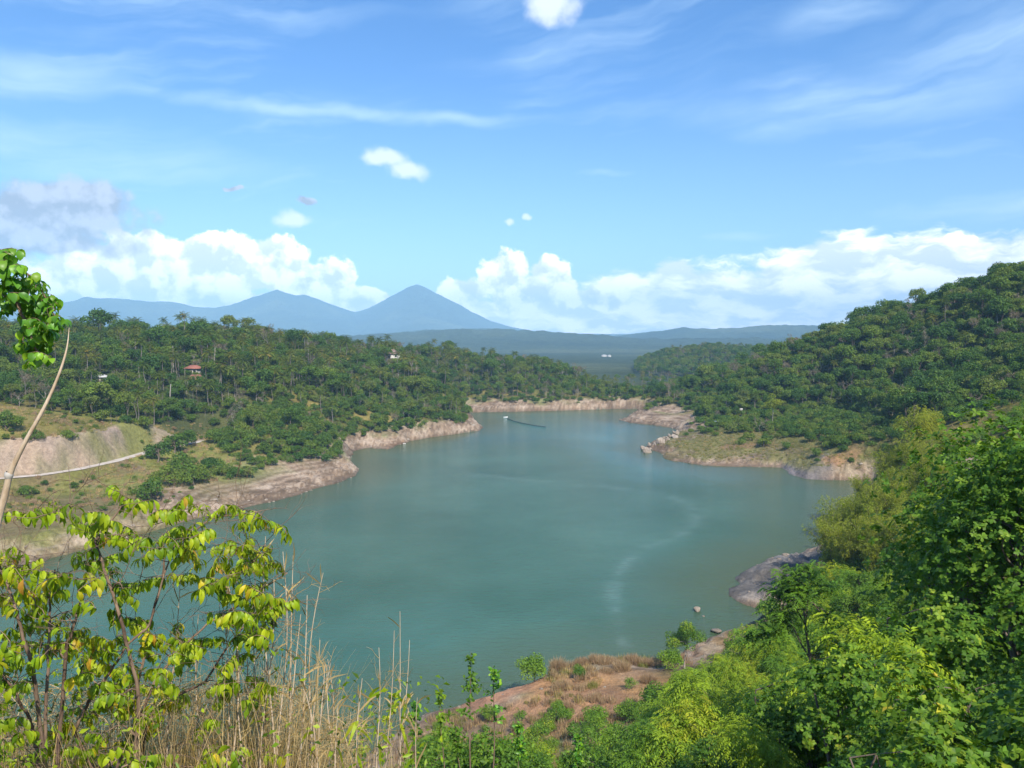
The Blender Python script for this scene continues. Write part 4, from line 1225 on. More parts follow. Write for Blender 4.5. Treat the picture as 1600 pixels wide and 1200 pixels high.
ml = in_poly(gpx, gpy, OPEN_L) & (gx < -60) & (gy > 150) & (gy < 300)
tr = in_poly(gpx, gpy, OPEN_R) & (gx > 40) & (gy > 230)
nr_ = in_poly(gpx, gpy, [(560, 1260), (660, 1130), (760, 1080), (800, 1050), (940, 1015), (1060, 1020), (1110, 1060), (1060, 1260)]) & (gy < 125)
rs = (gpx > 1200) & (gy < 230) & (gx > 30)
g_rd = seg_near(gx, gy, ROAD3)
keep = (gd > 2.5) & (gpx > -40) & (gpx < 1640) & (gpy < 1260) & (g_rd[0] > 2.2) & ~((g_rd[0] < 24) & (g_rd[2] > 0) & (gy < 250) & (gz < 17.5) & (gx < -80))
keep &= (ml & (gz > 5.0 + gn)) | (tr & (gz > 1.8 + gn)) | (nr_ & (gn + 0.5 * gn2 > -0.35)) | (rs & (gz > 3.5))
_qc = P(790, 1085, 91); keep &= np.hypot((gx - _qc[0]) / 5.5, (gy - _qc[1]) / 4.0) > 1
keep &= rngb.random(gx.shape) < np.where(ml, np.where(gn > -0.3, 0.75, 0.35), np.where(nr_, 0.40, 0.75))
gsel = np.nonzero(keep)[0]
tuft_pts = []
for i in gsel:
    if nr_[i]: v_i, s = (2 if rngb.random() < 0.45 else (1 if rngb.random() < 0.55 else 0)), rngb.uniform(0.4, 0.95)
    elif ml[i]: v_i, s = (0 if rngb.random() < 0.35 + 0.3 * gn[i] else (1 if rngb.random() < 0.75 else 2)), rngb.uniform(0.5, 1.1)
    else: v_i, s = (0 if rngb.random() < 0.75 else 1), rngb.uniform(0.4, 0.9)
    tuft_pts.append((gx[i], gy[i], gz[i], s, rngb.uniform(0, 6.28), v_i))
tuft_objs = []
TL = ['tuft of olive meadow grass on the left slope', 'tuft of straw-coloured grass on the left slope', 'brownish tuft of dry grass on the near bank']
for v_i in range(3):
    k = next(i for i, p_ in enumerate(tuft_pts) if p_[5] == v_i)
    p_ = tuft_pts.pop(k)
    o = ob('grass_tuft', TUFT[v_i], None, p_[:3]); o.scale = (p_[3],) * 3
    tag(o, TL[v_i], 'grass tuft')
    tuft_objs.append([o])
instancer('meadow_grass', tuft_pts, tuft_objs)

# ------------------------------------------------------------------ rocks
def rock_mesh(seed, sub=3, rough=0.35, flat=0.7):
    import bmesh
    bm = bmesh.new()
    bmesh.ops.create_icosphere(bm, subdivisions=sub, radius=1.0)
    rng = np.random.default_rng(seed)
    v = np.array([x.co[:] for x in bm.verts]); f = np.array([[x.index for x in fc.verts] for fc in bm.faces])
    bm.free()
    # cut by random planes for facets, then roughen
    for _ in range(9):
        n_ = unit(rng.normal(size=3)); d = rng.uniform(0.55, 0.9)
        e = v @ n_ - d
        v = v - np.maximum(e, 0)[:, None] * n_ * 0.92
    v = v * (1 + rough * (fbm(v[:, 0] * 3 + v[:, 2] * 2, v[:, 1] * 3 - v[:, 2], 1.0, 4, seed)[:, None]))
    v[:, 2] *= flat
    v = v * rng.uniform(0.8, 1.25, 3)
    return mesh('rock', v, None, [M_rock], tris=f, attrs=None)
def rock_mat(name, a, b_, c_):
    m, t = mat(name)
    oc = t.n('ShaderNodeTexCoord').outputs['Object']
    rnd = t.n('ShaderNodeObjectInfo').outputs['Random']
    n_ = t.noise(oc, 2.2, 8, 0.65).outputs[0]
    c = t.ramp(t.math('ADD', n_, t.lin(rnd, 0, 1, -0.12, 0.12)), [(0.3, a), (0.55, b_), (0.75, c_)])
    bmp = t.n('ShaderNodeBump', {'Height': t.noise(oc, 5, 8, 0.7).outputs[0], 'Strength': 0.7, 'Distance': 0.15})
    p = t.n('ShaderNodeBsdfPrincipled', {'Base Color': c, 'Roughness': 0.9, 'Specular IOR Level': 0.2, 'Normal': bmp.outputs[0]})
    t.n('ShaderNodeOutputMaterial', {0: p.outputs[0]})
    return m
M_rock = rock_mat('pale_rock', (0.17, 0.135, 0.10), (0.31, 0.255, 0.20), (0.44, 0.38, 0.31))
ROCK = [rock_mesh(400 + i) for i in range(5)]
# two boulders standing in the water
q = W(1089, 955); o = ob('boulder', ROCK[0], None, (q[0], q[1], 0.25)); o.scale = (0.62, 0.62, 0.80); o.rotation_euler = (0, 0, 0.6)
tag(o, 'pale rounded boulder in the water, farther from the shore bushes', 'boulder', 'boulders standing in the lake')
q = W(1119, 988); o = ob('boulder', ROCK[1], None, (q[0], q[1], 0.15)); o.scale = (0.95, 0.75, 0.70); o.rotation_euler = (0.1, 0.2, 2.2)
tag(o, 'angular boulder in the water nearest the bushes, its side dark and wet', 'boulder', 'boulders standing in the lake')
q = W(1099, 963); o = ob('stone', ROCK[2], None, (q[0], q[1], 0.02)); o.scale = (0.22, 0.2, 0.22)
tag(o, 'small stone just breaking the surface between two boulders', 'stone')
# the heap of pale blocks on the point of the right bank
rr_ = np.random.default_rng(88)
for k in range(34):
    f = rr_.random()
    px = 1008 + 50 * f + rr_.normal() * 3; py = 703 - 16 * f + rr_.uniform(-6, 5)
    q = W(px, py + 2)
    z = max(ground_z(q[0], q[1])[0], 0)
    o = ob('rock_block', ROCK[k % 5], None, (q[0], q[1], z + rr_.uniform(0.1, 0.6)))
    s = float(np.clip(rr_.lognormal(-0.15, 0.45), 0.35, 1.9)); o.scale = (s, s, s * 0.9); o.rotation_euler = tuple(rr_.uniform(0, 3, 3))
    tag(o, 'pale grey block in the rock heap on the point of the right bank', 'rock', 'rock heap on the right point')
# loose stones along the bare banks
sx, sy = scatter(-190, 160, 62, 470, 1.2, 41)
sd_ = shore_d(sx, sy)
k = (sd_ > -0.3) & (sd_ < 17) & (rngb.random(sx.shape) < 0.24 * np.exp(-np.maximum(sd_, 0) / 7.0))
sx, sy, sd_ = sx[k], sy[k], sd_[k]
sz = ground_z(sx, sy); spx, spy = to_px(sx, sy, sz)
k = (spx > -40) & (spx < 1500) & (sz < 7.5)
st_pts = [(x, y, max(z, 0) - 0.03, float(np.clip(rngb.lognormal(-1.55, 0.5), 0.08, 0.8)) * (0.55 if y < 130 else 1), rngb.uniform(0, 6.28), int(rngb.integers(0, 5))) for x, y, z in zip(sx[k], sy[k], sz[k])]
so_ = []
for v_i in range(5):
    j = next(i for i, p_ in enumerate(st_pts) if p_[5] == v_i)
    p_ = st_pts.pop(j)
    o = ob('stone', ROCK[v_i], None, p_[:3]); o.scale = (p_[3],) * 3
    tag(o, 'loose pale stone lying on the bare lake bank', 'stone', 'stones on the bare bank')
    so_.append([o])
instancer('rubble', st_pts, so_)

# ------------------------------------------------------------------ houses in the woods
def plain(name, c, rough=0.8, c2=None, sc=3.0):
    m, t = mat(name)
    oc = t.n('ShaderNodeTexCoord').outputs['Object']
    n_ = t.noise(oc, sc, 6, 0.6).outputs[0]
    c2 = c2 or tuple(x * 0.75 for x in c)
    p = t.n('ShaderNodeBsdfPrincipled', {'Base Color': t.ramp(n_, [(0.3, c2), (0.65, c)]), 'Roughness': rough})
    t.n('ShaderNodeOutputMaterial', {0: p.outputs[0]})
    return m
M_wall = plain('plaster', (0.50, 0.47, 0.42)); M_rtile = plain('red_tile', (0.36, 0.13, 0.085), c2=(0.22, 0.085, 0.06)); M_btile = plain('brown_tile', (0.30, 0.20, 0.165), c2=(0.20, 0.13, 0.11))
M_tin = plain('tin_sheet', (0.55, 0.55, 0.55), 0.5); M_dark = plain('dark_glass', (0.03, 0.035, 0.04), 0.25); M_door = plain('door_wood', (0.13, 0.08, 0.05)); M_conc = plain('concrete', (0.42, 0.41, 0.40))

def boxv(x0, x1, y0, y1, z0, z1):
    v = [(x, y, z) for z in (z0, z1) for y in (y0, y1) for x in (x0, x1)]
    q = [(0, 2, 3, 1), (4, 5, 7, 6), (0, 1, 5, 4), (2, 6, 7, 3), (0, 4, 6, 2), (1, 3, 7, 5)]
    return v, q
def box_mesh(name, m_, *bs):
    g = G()
    for b in bs: g.add(*boxv(*b))
    return g.mesh(name, [m_])
def hip_roof(w_, d_, z, rise, over, ridge):
    a, b = w_ / 2 + over, d_ / 2 + over; r_ = ridge / 2
    v = [(-a, -b, z), (a, -b, z), (a, b, z), (-a, b, z), (-r_, 0, z + rise), (r_, 0, z + rise), (-a, -b, z - 0.12), (a, -b, z - 0.12), (a, b, z - 0.12), (-a, b, z - 0.12)]
    q = [(0, 1, 5, 4), (2, 3, 4, 5), (6, 9, 8, 7), (0, 6, 7, 1), (1, 7, 8, 2), (2, 8, 9, 3), (3, 9, 6, 0)]
    return v, q, [(1, 2, 5), (3, 0, 4)]
def house(px, py, Y, w_, d_, h, m_roof, rz, label, rise=1.6, ridge=None, group=None):
    q = P(px, py, Y)
    z = min(q[2], ground_z(q[0], q[1])[0] + (5.0 if w_ > 10 else -0.3))
    r_ = empty('house', (q[0], q[1], z - 0.2), rz)
    tag(r_, label, 'house', group)
    b0 = -(z - ground_z(q[0], q[1])[0]) - 1.0
    ob('wall', box_mesh('wall', M_wall, (-w_ / 2, w_ / 2, -d_ / 2, d_ / 2, b0, h)), r_)
    v, qq, tt = hip_roof(w_, d_, h + 0.13, rise, 0.6, w_ * 0.5 if ridge is None else ridge)
    ob('roof', mesh('roof', v, qq, [m_roof], tris=tt), r_)
    for s in (-0.28, 0.30):
        wn = ob('window', box_mesh('window', M_dark, (w_ * s - 0.6, w_ * s + 0.6, -d_ / 2 - 0.05, -d_ / 2 + 0.1, h * 0.40, h * 0.8)), r_)
        ob('sill', box_mesh('sill', M_conc, (w_ * s - 0.7, w_ * s + 0.7, -d_ / 2 - 0.16, -d_ / 2 - 0.02, h * 0.40 - 0.12, h * 0.40 - 0.02)), wn)
    ob('door', box_mesh('door', M_door, (-0.5, 0.5, -d_ / 2 - 0.06, -d_ / 2 + 0.1, 0.05, h * 0.72)), r_)
    return r_
HOUSES = [(306, 582, 318, 6.0, 5.0, 2.2, M_rtile, 0.3, 'low house with a red tiled roof, lowest of the three houses on the left hill', 1.8),
          (303, 571, 330, 5.5, 4.5, 2.2, M_rtile, -0.2, 'pale house half hidden by palms, in the middle of three on the left hill', 1.4),
          (342, 567, 345, 5.5, 4.5, 2.0, M_rtile, 0.25, 'pale house with a red roof, highest of the three on the left hill', 1.3),
          (157, 590, 318, 6.0, 4.5, 2.3, M_tin, 0.1, 'small hut with a tin roof alone among dark trees on the left hill', 0.9),
          (608, 548, 462, 12, 8, 2.6, M_btile, 0.2, 'large house with a brown hipped roof on the ridge above the lake', 2.6)]
HROOT = [house(*h_) for h_ in HOUSES]
for px, py, Y, w_, lb in [(944, 548, 1900, 11, 'long white building in the valley far beyond the lake'), (952, 550, 1880, 6, 'small white building beside the long one in the far valley')]:
    q = P(px, py, Y); z = ground_z(q[0], q[1])[0]
    r_ = empty('far_house', (q[0], q[1], z), 0.3); tag(r_, lb, 'building')
    ob('wall', box_mesh('wall', M_wall, (-w_ / 2, w_ / 2, -4, 4, -8, 3.2)), r_)
    v, qq, tt = hip_roof(w_, 8, 3.3, 1.4, 0.6, w_ * 0.6)
    ob('roof', mesh('roof', v, qq, [M_tin], tris=tt), r_)
# concrete slabs and a white marker on the right flat
for px, py, y0, sx_, sy_, h, rz, lb in [(1126, 664, 300, 4.4, 3.2, 1.5, 0.3, 'flat grey concrete slab hut among bushes on the right flat'), (1108, 634, 360, 2.6, 2.0, 3.0, 0.1, 'pale upright concrete slab at the foot of the right hill')]:
    q = hit(px, py, y0, 470)
    r_ = empty('hut', (q[0], q[1], q[2]), rz); tag(r_, lb, 'hut')
    ob('wall', box_mesh('wall', M_conc, (-sx_ / 2, sx_ / 2, -sy_ / 2, sy_ / 2, -0.5, h)), r_)
    ob('roof', box_mesh('roof', M_tin, (-sx_ / 2 - 0.5, sx_ / 2 + 0.5, -sy_ / 2 - 0.5, sy_ / 2 + 0.5, h + 0.01, h + 0.22)), r_)
q = hit(1158, 650, 320, 430)
r_ = empty('signboard', (q[0], q[1], q[2])); tag(r_, 'small white board on a post at the foot of the right hill', 'sign')
ob('post', box_mesh('post', M_conc, (-0.07, 0.07, -0.05, 0.05, -0.3, 3.4)), r_)
ob('board', box_mesh('board', M_wall, (-0.7, 0.7, -0.10, -0.06, 2.3, 3.7)), r_)
# pale branchless trunks standing in the wood
for i, (px, pb, pt, Y, lb) in enumerate([(271, 567, 541, 330, 'bare pale trunk standing left of the houses on the left hill'), (334, 562, 543, 352, 'thin bare trunk just above the highest house'), (482, 552, 534, 415, 'tall pale trunk near the top of the left hill, right of the others'),
                                         (35, 628, 590, 300, 'leaning pale trunk at the left edge of the palm wood'), (166, 640, 615, 285, 'slim pale trunk at the foot of the palm wood'), (265, 622, 600, 290, 'pale trunk among palms above the meadow')]):
    a = P(px, pb, Y); b = P(px + (2 if i % 2 else -1), pt, Y)
    a[2] = min(a[2], ground_z(a[0], a[1])[0]) - 0.3
    v, qd = tube(curve_pts(a, b, 7, np.random.default_rng(i), 0.01), np.linspace(0.26, 0.17, 7), 7)
    g = G(); g.add(v, qd)
    tag(ob('dead_trunk', g.mesh('dead_trunk', [M_pale], True)), lb, 'tree trunk', 'bare trunks on the left hill')
# boat and the line of floats it tows
q = W(790, 652.5)
r_ = empty('boat', (q[0], q[1], 0.0), 0.15); tag(r_, 'small white boat at the head of a dark line of floats', 'boat'); r_.scale = (0.7, 0.7, 0.7)
k = np.linspace(-1, 1, 13); hw = 0.75 * (1 - np.abs(k) ** 2.6) + 0.02
V = []; 
for kk, h_ in zip(k, hw):
    z1 = 0.62 + 0.35 * max(kk, 0) ** 2
    V += [(kk * 1.7, -h_, z1), (kk * 1.7, -h_ * 0.7, -0.1), (kk * 1.7, 0, -0.2), (kk * 1.7, h_ * 0.7, -0.1), (kk * 1.7, h_, z1), (kk * 1.7, h_ * 0.85, z1 - 0.02), (kk * 1.7, 0, 0.12), (kk * 1.7, -h_ * 0.85, z1 - 0.02)]
Q = [(i * 8 + j, i * 8 + (j + 1) % 8, (i + 1) * 8 + (j + 1) % 8, (i + 1) * 8 + j) for i in range(12) for j in range(8)]
ob('hull', mesh('hull', V, Q, [plain('white_paint', (0.8, 0.8, 0.78), 0.4)]), r_)
ob('seat', box_mesh('seat', M_door, (-0.9, -0.5, -0.55, 0.55, 0.40, 0.46), (0.6, 1.0, -0.5, 0.5, 0.40, 0.46)), r_)
fl = dense([W(*p_) for p_ in [(793, 654), (803, 658), (820, 662), (838, 665.5), (853, 667)]], 40)
g = G()
v, qd = tube(np.concatenate([fl, np.full((40, 1), 0.05)], 1), 0.16, 6); g.add(v, qd)
for p_ in fl[::2]:
    v, qd = boxv(p_[0] - 0.32, p_[0] + 0.32, p_[1] - 0.3, p_[1] + 0.3, -0.1, 0.32); g.add(v, qd)
tag(ob('float_line', g.mesh('float_line', [plain('dark_float', (0.04, 0.05, 0.05), 0.6)])), 'dark curved line of floats trailing behind the white boat', 'floats')
q = W(631, 693.5); o = ob('buoy', ROCK[3], None, (q[0], q[1], 0.05)); o.scale = (1.2, 0.4, 0.35); o.data = o.data.copy(); o.data.materials[0] = M_wall
tag(o, 'white float on the water beside the left bank', 'buoy')
q = W(662, 735); 

# ------------------------------------------------------------------ plants on the right and below the camera
LIMITS = [(560, 1300), (640, 1150), (690, 1120), (800, 1090), (1000, 1090), (1050, 1055), (1120, 1022), (1170, 992), (1230, 948), (1262, 905), (1300, 870), (1400, 840), (1470, 790), (1500, 725), (1525, 695), (1560, 648), (1600, 612), (1900, 500)]
lx = np.array([a for a, b in LIMITS], float); ly = np.array([b for a, b in LIMITS], float)
FEA = [feathery(501, 4.6, 2.3, 520, M_feather, 0.75, 0.24, 0.05, 0.30, 16), feathery(502, 5.4, 2.1, 480, M_feather, 0.7, 0.24, 0.05, 0.28, 16), feathery(503, 4.0, 2.6, 560, M_feather, 0.8, 0.26, 0.05, 0.30, 16)]
LIME = [feathery(511, 4.6, 2.5, 560, M_lime, 0.75, 0.24, 0.05, 0.32, 16), feathery(512, 5.0, 2.2, 480, M_lime, 0.7, 0.24, 0.05, 0.30, 15)]
ROS = [rosette_shrub(521, 3.4, 1.9, 760, 0.15, M_round, 7, 15), rosette_shrub(522, 4.2, 1.8, 760, 0.14, M_round, 7, 16), rosette_shrub(523, 2.8, 2.0, 760, 0.15, M_round, 7, 14)]
NEAR = [rosette_shrub(531, 2.6, 1.35, 640, 0.105, M_round, 8, 14, 0.03, 0.60), rosette_shrub(532, 3.0, 1.25, 640, 0.10, M_round, 8, 14, 0.03, 0.62)]
def drybrush(seed, h, r_, n_):
    """withered brush: a mound of fine stems rising from many roots"""
    rng = np.random.default_rng(seed)
    g = G(); c = G()
    for k in range(9):
        a = rng.uniform(0, 6.28); d = np.array([math.cos(a), math.sin(a), 0]) * r_ * rng.uniform(0.1, 0.7)
        v, q = tube(curve_pts(d * 0.4 + np.array([0, 0, -0.3]), d + np.array([0, 0, h * rng.uniform(0.6, 0.95)]), 6, rng, 0.08), np.linspace(0.02, 0.005, 6), 4); g.add(v, q)
    a = rng.uniform(0, 6.28, n_); r0 = r_ * np.sqrt(rng.random(n_)) * 0.8
    base = np.stack([np.cos(a) * r0, np.sin(a) * r0, rng.uniform(-0.1, 0.45, n_) * h], 1)
    hh = h * (1.05 - 0.6 * (r0 / r_) ** 2) * rng.uniform(0.35, 0.75, n_)
    d = unit(np.stack([np.cos(a) * 0.5 * r0 / r_, np.sin(a) * 0.5 * r0 / r_, np.ones(n_)], 1) + rng.normal(size=(n_, 3)) * 0.28)
    s_ = unit(np.cross(d, rng.normal(size=(n_, 3))))
    w_ = 0.016
    e = base + d * hh[:, None]; m_ = base + d * hh[:, None] * 0.5 + s_ * 0.03
    v = np.stack([base - s_ * w_, base + s_ * w_, m_ - s_ * w_, m_ + s_ * w_, e - s_ * w_ * 0.2, e + s_ * w_ * 0.2], 1).reshape(-1, 3)
    i = np.arange(n_)[:, None] * 6
    c.add(v, np.concatenate([i + np.array([[0, 1, 3, 2]]), i + np.array([[2, 3, 5, 4]])], 0), np.tile(rng.random(n_), 2))
    return g.mesh('stem', [M_bark]), c.mesh('foliage', [M_tan])
SMALL_ = [rosette_shrub(541, 2.2, 1.3, 420, 0.11, M_feather, 6, 12, 0.03, 0.5), broadleaf(542, 3.0, 1.6, 1.3, 13, 0.8, 2600, 0.20, M_feather, trunk=0.06), broadleaf(543, 3.2, 1.5, 1.4, 14, 0.75, 2600, 0.19, M_round, trunk=0.06)]
TANB = [drybrush(551, 1.9, 1.7, 1500), drybrush(552, 2.6, 1.4, 1400), drybrush(553, 1.5, 2.0, 1500)]
TALL = [rosette_shrub(535, 11.0, 3.6, 2400, 0.17, M_round, 7, 38, 0.13), rosette_shrub(536, 9.0, 3.8, 2400, 0.17, M_round, 7, 36, 0.12)]
PR = {}
COUNT = {}
def plant(key, protos, parts, x, y, s, label, cat, group, sz=1.0, dz=-0.25):
    v_i = COUNT.get(key, 0) % len(protos); COUNT[key] = COUNT.get(key, 0) + 1
    z = ground_z(x, y)[0] + dz
    rz = rngb.uniform(0, 6.28)
    if (key, v_i) not in PR:
        o = thing_of(parts[0], [('stem', protos[v_i][0]), ('foliage', protos[v_i][1])], (x, y, z), rz, 1, label, cat, group)
        o.scale = (s, s, s * sz); PR[key, v_i] = o
    else:
        o = copy_thing(PR[key, v_i], (x, y, z), rz, (s, s, s * sz), label); o['group'] = group
    return o
HT = {'fea': (4.6, 2.3), 'lime': (4.7, 2.4), 'ros': (3.4, 1.9), 'near': (2.8, 1.3), 'small': (2.7, 1.5)}
def place_scatter(x0, x1, y0, y1, step, seed, choose, smin, smax, lim=None):
    lx, ly = np.array(lim or LIMITS, float).T
    X, Y = scatter(x0, x1, y0, y1, step, seed)
    Z = ground_z(X, Y); D = shore_d(X, Y)
    rg = np.random.default_rng(seed + 5)
    order = np.argsort(Y)
    for i in order:
        if D[i] < 2.5: continue
        px, py = to_px(X[i], Y[i], Z[i])
        key = choose(px, py, X[i], Y[i], rg)
        if key is None: continue
        h0, r0 = HT[key]
        s = rg.uniform(smin, smax)
        # a plant never rises above the outline of the thicket
        ptop = np.interp(px, lx, ly) + abs(rg.normal()) * 9
        zmax = P(px, ptop, Y[i])[2] - Z[i]
        if zmax < 0.9: continue
        if s * h0 > zmax: s = zmax / h0
        if s < 0.30: continue
        rad = s * r0 / Y[i] * FOC
        pt_, py_t = to_px(X[i], Y[i], Z[i] + s * h0)
        if px + rad < 560 or px - rad > 1640 or py_t > 1215: continue
        yield X[i], Y[i], s, key, px, py
NAMES = {'fea': (FEA, 'feathery_tree', 'dark green feathery-leaved small tree in the thicket on the near right slope', 'tree', 'feathery trees on the near right slope'),
         'lime': (LIME, 'feathery_tree', 'bright lime-green feathery small tree on the near right slope', 'tree', 'lime feathery trees on the near right slope'),
         'ros': (ROS, 'leafy_shrub', 'shrub with rounded leaves in rosettes in the thicket on the near right slope', 'shrub', 'round-leaved shrubs on the near right slope'),
         'near': (NEAR, 'leafy_shrub', 'close shrub with large rounded green leaves in the lower right', 'shrub', 'large-leaved shrubs in the lower right'),
         'small': (SMALL_, 'leafy_shrub', 'small dense green shrub on the slope below the near bank', 'shrub', 'small shrubs on the slope below')}
QUEUE = []
def choose_far(px, py, x, y, rg):
    if px < 660 or px > 1660: return None
    if px < 1010:
        if py < 1105 + 0.05 * (px - 800): return None
        return 'small' if rg.random() < 0.72 else None
    if 1030 < px < 1200 and 1050 < py < 1190 and y > 55: return 'lime' if rg.random() < 0.9 else 'fea'
    if px < 1330: return 'fea' if rg.random() < 0.62 else ('ros' if rg.random() < 0.6 else ('small' if rg.random() < 0.6 else 'lime'))
    return 'ros' if rg.random() < 0.62 else ('fea' if rg.random() < 0.5 else 'small')
for x, y, s, key, px, py in place_scatter(-12, 75, 34, 132, 3.0, 71, choose_far, 0.55, 1.05):
    QUEUE.append((x, y, s, key, None))
def choose_mid(px, py, x, y, rg):
    if px < 1050: return None
    return 'ros' if rg.random() < 0.72 else ('fea' if px < 1400 else 'small')
for x, y, s, key, px, py in place_scatter(4, 32, 17, 34, 2.0, 72, choose_mid, 0.45, 1.35, [(900, 1300), (1050, 1190), (1200, 1100), (1300, 1030), (1400, 930), (1460, 850), (1500, 770), (1540, 690), (1600, 612), (1900, 500)]):
    QUEUE.append((x, y, s, key, None))
def choose_back(px, py, x, y, rg):
    return 'fea' if px < 1470 and rg.random() < 0.5 else ('ros' if rg.random() < 0.5 else 'small')
for x, y, s, key, px, py in place_scatter(50, 190, 128, 250, 4.2, 74, choose_back, 0.5, 1.0, [(1200, 1300), (1370, 900), (1380, 735), (1500, 690), (1540, 660), (1600, 620), (1900, 500)]):
    QUEUE.append((x, y, s, key, 'b'))
def choose_near(px, py, x, y, rg):
    return 'near' if px > 1180 else None
for x, y, s, key, px, py in place_scatter(2, 15, 6, 17, 1.25, 73, choose_near, 0.35, 0.9, [(1000, 1330), (1180, 1260), (1300, 1170), (1400, 1080), (1500, 980), (1560, 880), (1600, 790), (1900, 650)]):
    QUEUE.append((x, y, s, key, None))

for px, Y, py_t, v_ in [(1568, 30, 655, 0), (1608, 26, 618, 1), (1650, 24, 590, 0), (1590, 37, 640, 1), (1545, 33, 715, 0)]:
    top_ = P(px, py_t, Y); gz_ = ground_z(top_[0], top_[1])[0]
    s_ = (top_[2] - gz_) / (11.0, 9.0)[v_] / 1.02
    COUNT['tall'] = v_
    plant('tall', TALL, ('leafy_tree',), top_[0], top_[1], s_, 'tall dark round-leaved tree at the right edge above the thicket', 'tree', 'tall trees at the right edge')
QUEUE.sort(key=lambda t_: -t_[2] * HT[t_[3]][0] / t_[1])
made, rest = {}, {}
for x, y, s, key, bk in QUEUE:
    nm = NAMES[key]
    made[nm[1]] = made.get(nm[1], 0) + 1
    if made[nm[1]] <= 270:
        if bk: plant(key, nm[0], (nm[1],), x, y, s, 'shrub on the slope behind the bamboo at right', 'shrub', 'shrubs behind the bamboo')
        else: plant(key, nm[0], (nm[1],), x, y, s, nm[2], nm[3], nm[4])
    else:
        rest.setdefault(key, []).append((x, y, ground_z(x, y)[0] - 0.25, s, rngb.uniform(0, 6.28), int(rngb.integers(0, len(nm[0])))))
sp_, so2 = [], []
for key, lst in rest.items():
    for p_ in lst: sp_.append((*p_[:5], len(so2) + p_[5]))
    so2 += [list(PR[key, v_].children) if (key, v_) in PR else [] for v_ in range(len(NAMES[key][0]))]
if sp_: instancer('thicket', sp_, so2)

# bamboo on the waterside and the big loose yellowish tree behind it
BAM = [bamboo(561, 9.5, 26, M_bamboo), bamboo(562, 8.0, 24, M_bamboo)]
bam_l = [(1300, 905, 128, 1.25), (1335, 905, 122, 1.3), (1375, 900, 118, 1.3), (1420, 880, 112, 1.2), (1310, 880, 138, 1.2), (1352, 872, 134, 1.3), (1390, 865, 132, 1.3), (1430, 820, 140, 1.2), (1425, 780, 160, 1.1), (1380, 790, 165, 1.1), (1462, 800, 138, 1.1), (1300, 872, 140, 0.95), (1335, 860, 143, 1.05), (1372, 845, 140, 1.1), (1320, 900, 122, 0.95), (1365, 890, 116, 1.0), (1415, 850, 118, 1.05), (1400, 800, 150, 1.0), (1440, 790, 150, 0.95), (1455, 830, 118, 0.95), (1345, 800, 168, 0.8), (1400, 760, 178, 0.85), (1470, 765, 165, 0.8)]
for k, (px, py, Y, s) in enumerate(bam_l):
    q = P(px, py, Y)
    v_i = k % 2
    lb = 'tall clump of yellow-green bamboo leaning over the water on the right bank'
    z = ground_z(q[0], q[1])[0] - 0.2
    if ('bam', v_i) not in PR: PR['bam', v_i] = thing_of('bamboo_clump', [('culms', BAM[v_i][0]), ('foliage', BAM[v_i][1])], (q[0], q[1], z), 0.3 * k, s, lb, 'bamboo', 'bamboo clumps on the right bank')
    else: copy_thing(PR['bam', v_i], (q[0], q[1], z), 0.9 * k, s, lb)
BIG = [feathery(571, 13.0, 6.4, 1500, M_bamboo, 0.9, 0.36, 0.16, 0.30, 34, lr=1.7)]
M_yel = leaf_mat('golden_leaves', [(0.0, (0.12, 0.14, 0.02)), (0.5, (0.24, 0.24, 0.03)), (1.0, (0.42, 0.36, 0.06))], 0.8, 0.4)
YEL = [feathery(572, 6.5, 3.0, 620, M_yel, 0.7, 0.30, 0.08, 0.4, 18)]
for px, py, y0, s, key, pro, lb in [(1440, 712, 172, 0.98, 'big', BIG, 'large loose yellowish-green tree behind the bamboo on the right bank'), (1530, 690, 120, 0.9, 'yel', YEL, 'golden-yellow tree just behind the dark thicket at right'),
                                    (1405, 705, 195, 0.55, 'big', BIG, 'smaller olive tree left of the large yellowish tree')]:
    q = P(px, py, y0)
    plant(key, pro, ('broadleaf_tree',), q[0], q[1], s, lb, 'tree', None)
LT = broadleaf(581, 12.0, 3.0, 4.2, 16, 1.3, 2600, 0.42, M_bamboo, M_pale)
q = hit(1207, 664, 290, 420)
thing_of('broadleaf_tree', [('trunk', LT[0]), ('crown', LT[1])], (q[0], q[1], q[2] - 0.3), 0.4, 1.15, 'tall light green tree standing before the dark wood on the right flat', 'tree')
q = hit(1187, 676, 280, 420)
c_ = copy_thing(PROTO[2, 0], (q[0], q[1], q[2] - 0.2), 0.5, 0.8, 'leafless grey tree standing alone among the bushes of the right flat'); del c_['group']
# tall slender tree rising out of the thicket
rng = np.random.default_rng(91)
g = G(); c = G()
q0 = P(1285, 1215, 46); q0[2] = ground_z(q0[0], q0[1])[0] - 0.3
mid = P(1262, 1000, 47); top = P(1252, 905, 47)
spine = np.concatenate([curve_pts(q0, mid, 7, rng, 0.015), curve_pts(mid, top, 5, rng, 0.02)[1:]])
v, qd = tube(spine - q0, np.linspace(0.14, 0.05, 11), 7); g.add(v, qd)
ends = [P(*e_) for e_ in [(1222, 962, 46.5), (1208, 985, 46), (1235, 905, 47), (1262, 890, 47.5), (1290, 915, 47), (1250, 925, 46), (1300, 960, 46.5), (1225, 925, 47.5), (1180, 990, 47), (1312, 1010, 46)]]
cl = []
for e_ in ends:
    s_ = spine[rng.integers(5, 11)]
    b = curve_pts(s_, e_, 6, rng, 0.06, 0.08); v, qd = tube(b - q0, np.linspace(0.055, 0.012, 6), 5); g.add(v, qd)
    cl.append(e_ - q0)
cl = np.array(cl)
n_ = 900
kk = rng.integers(0, len(cl), n_); st = cl[kk] + rand_dir(rng, n_) * rng.uniform(0.1, 1.35, n_)[:, None] * np.array([1, 1, 0.5])
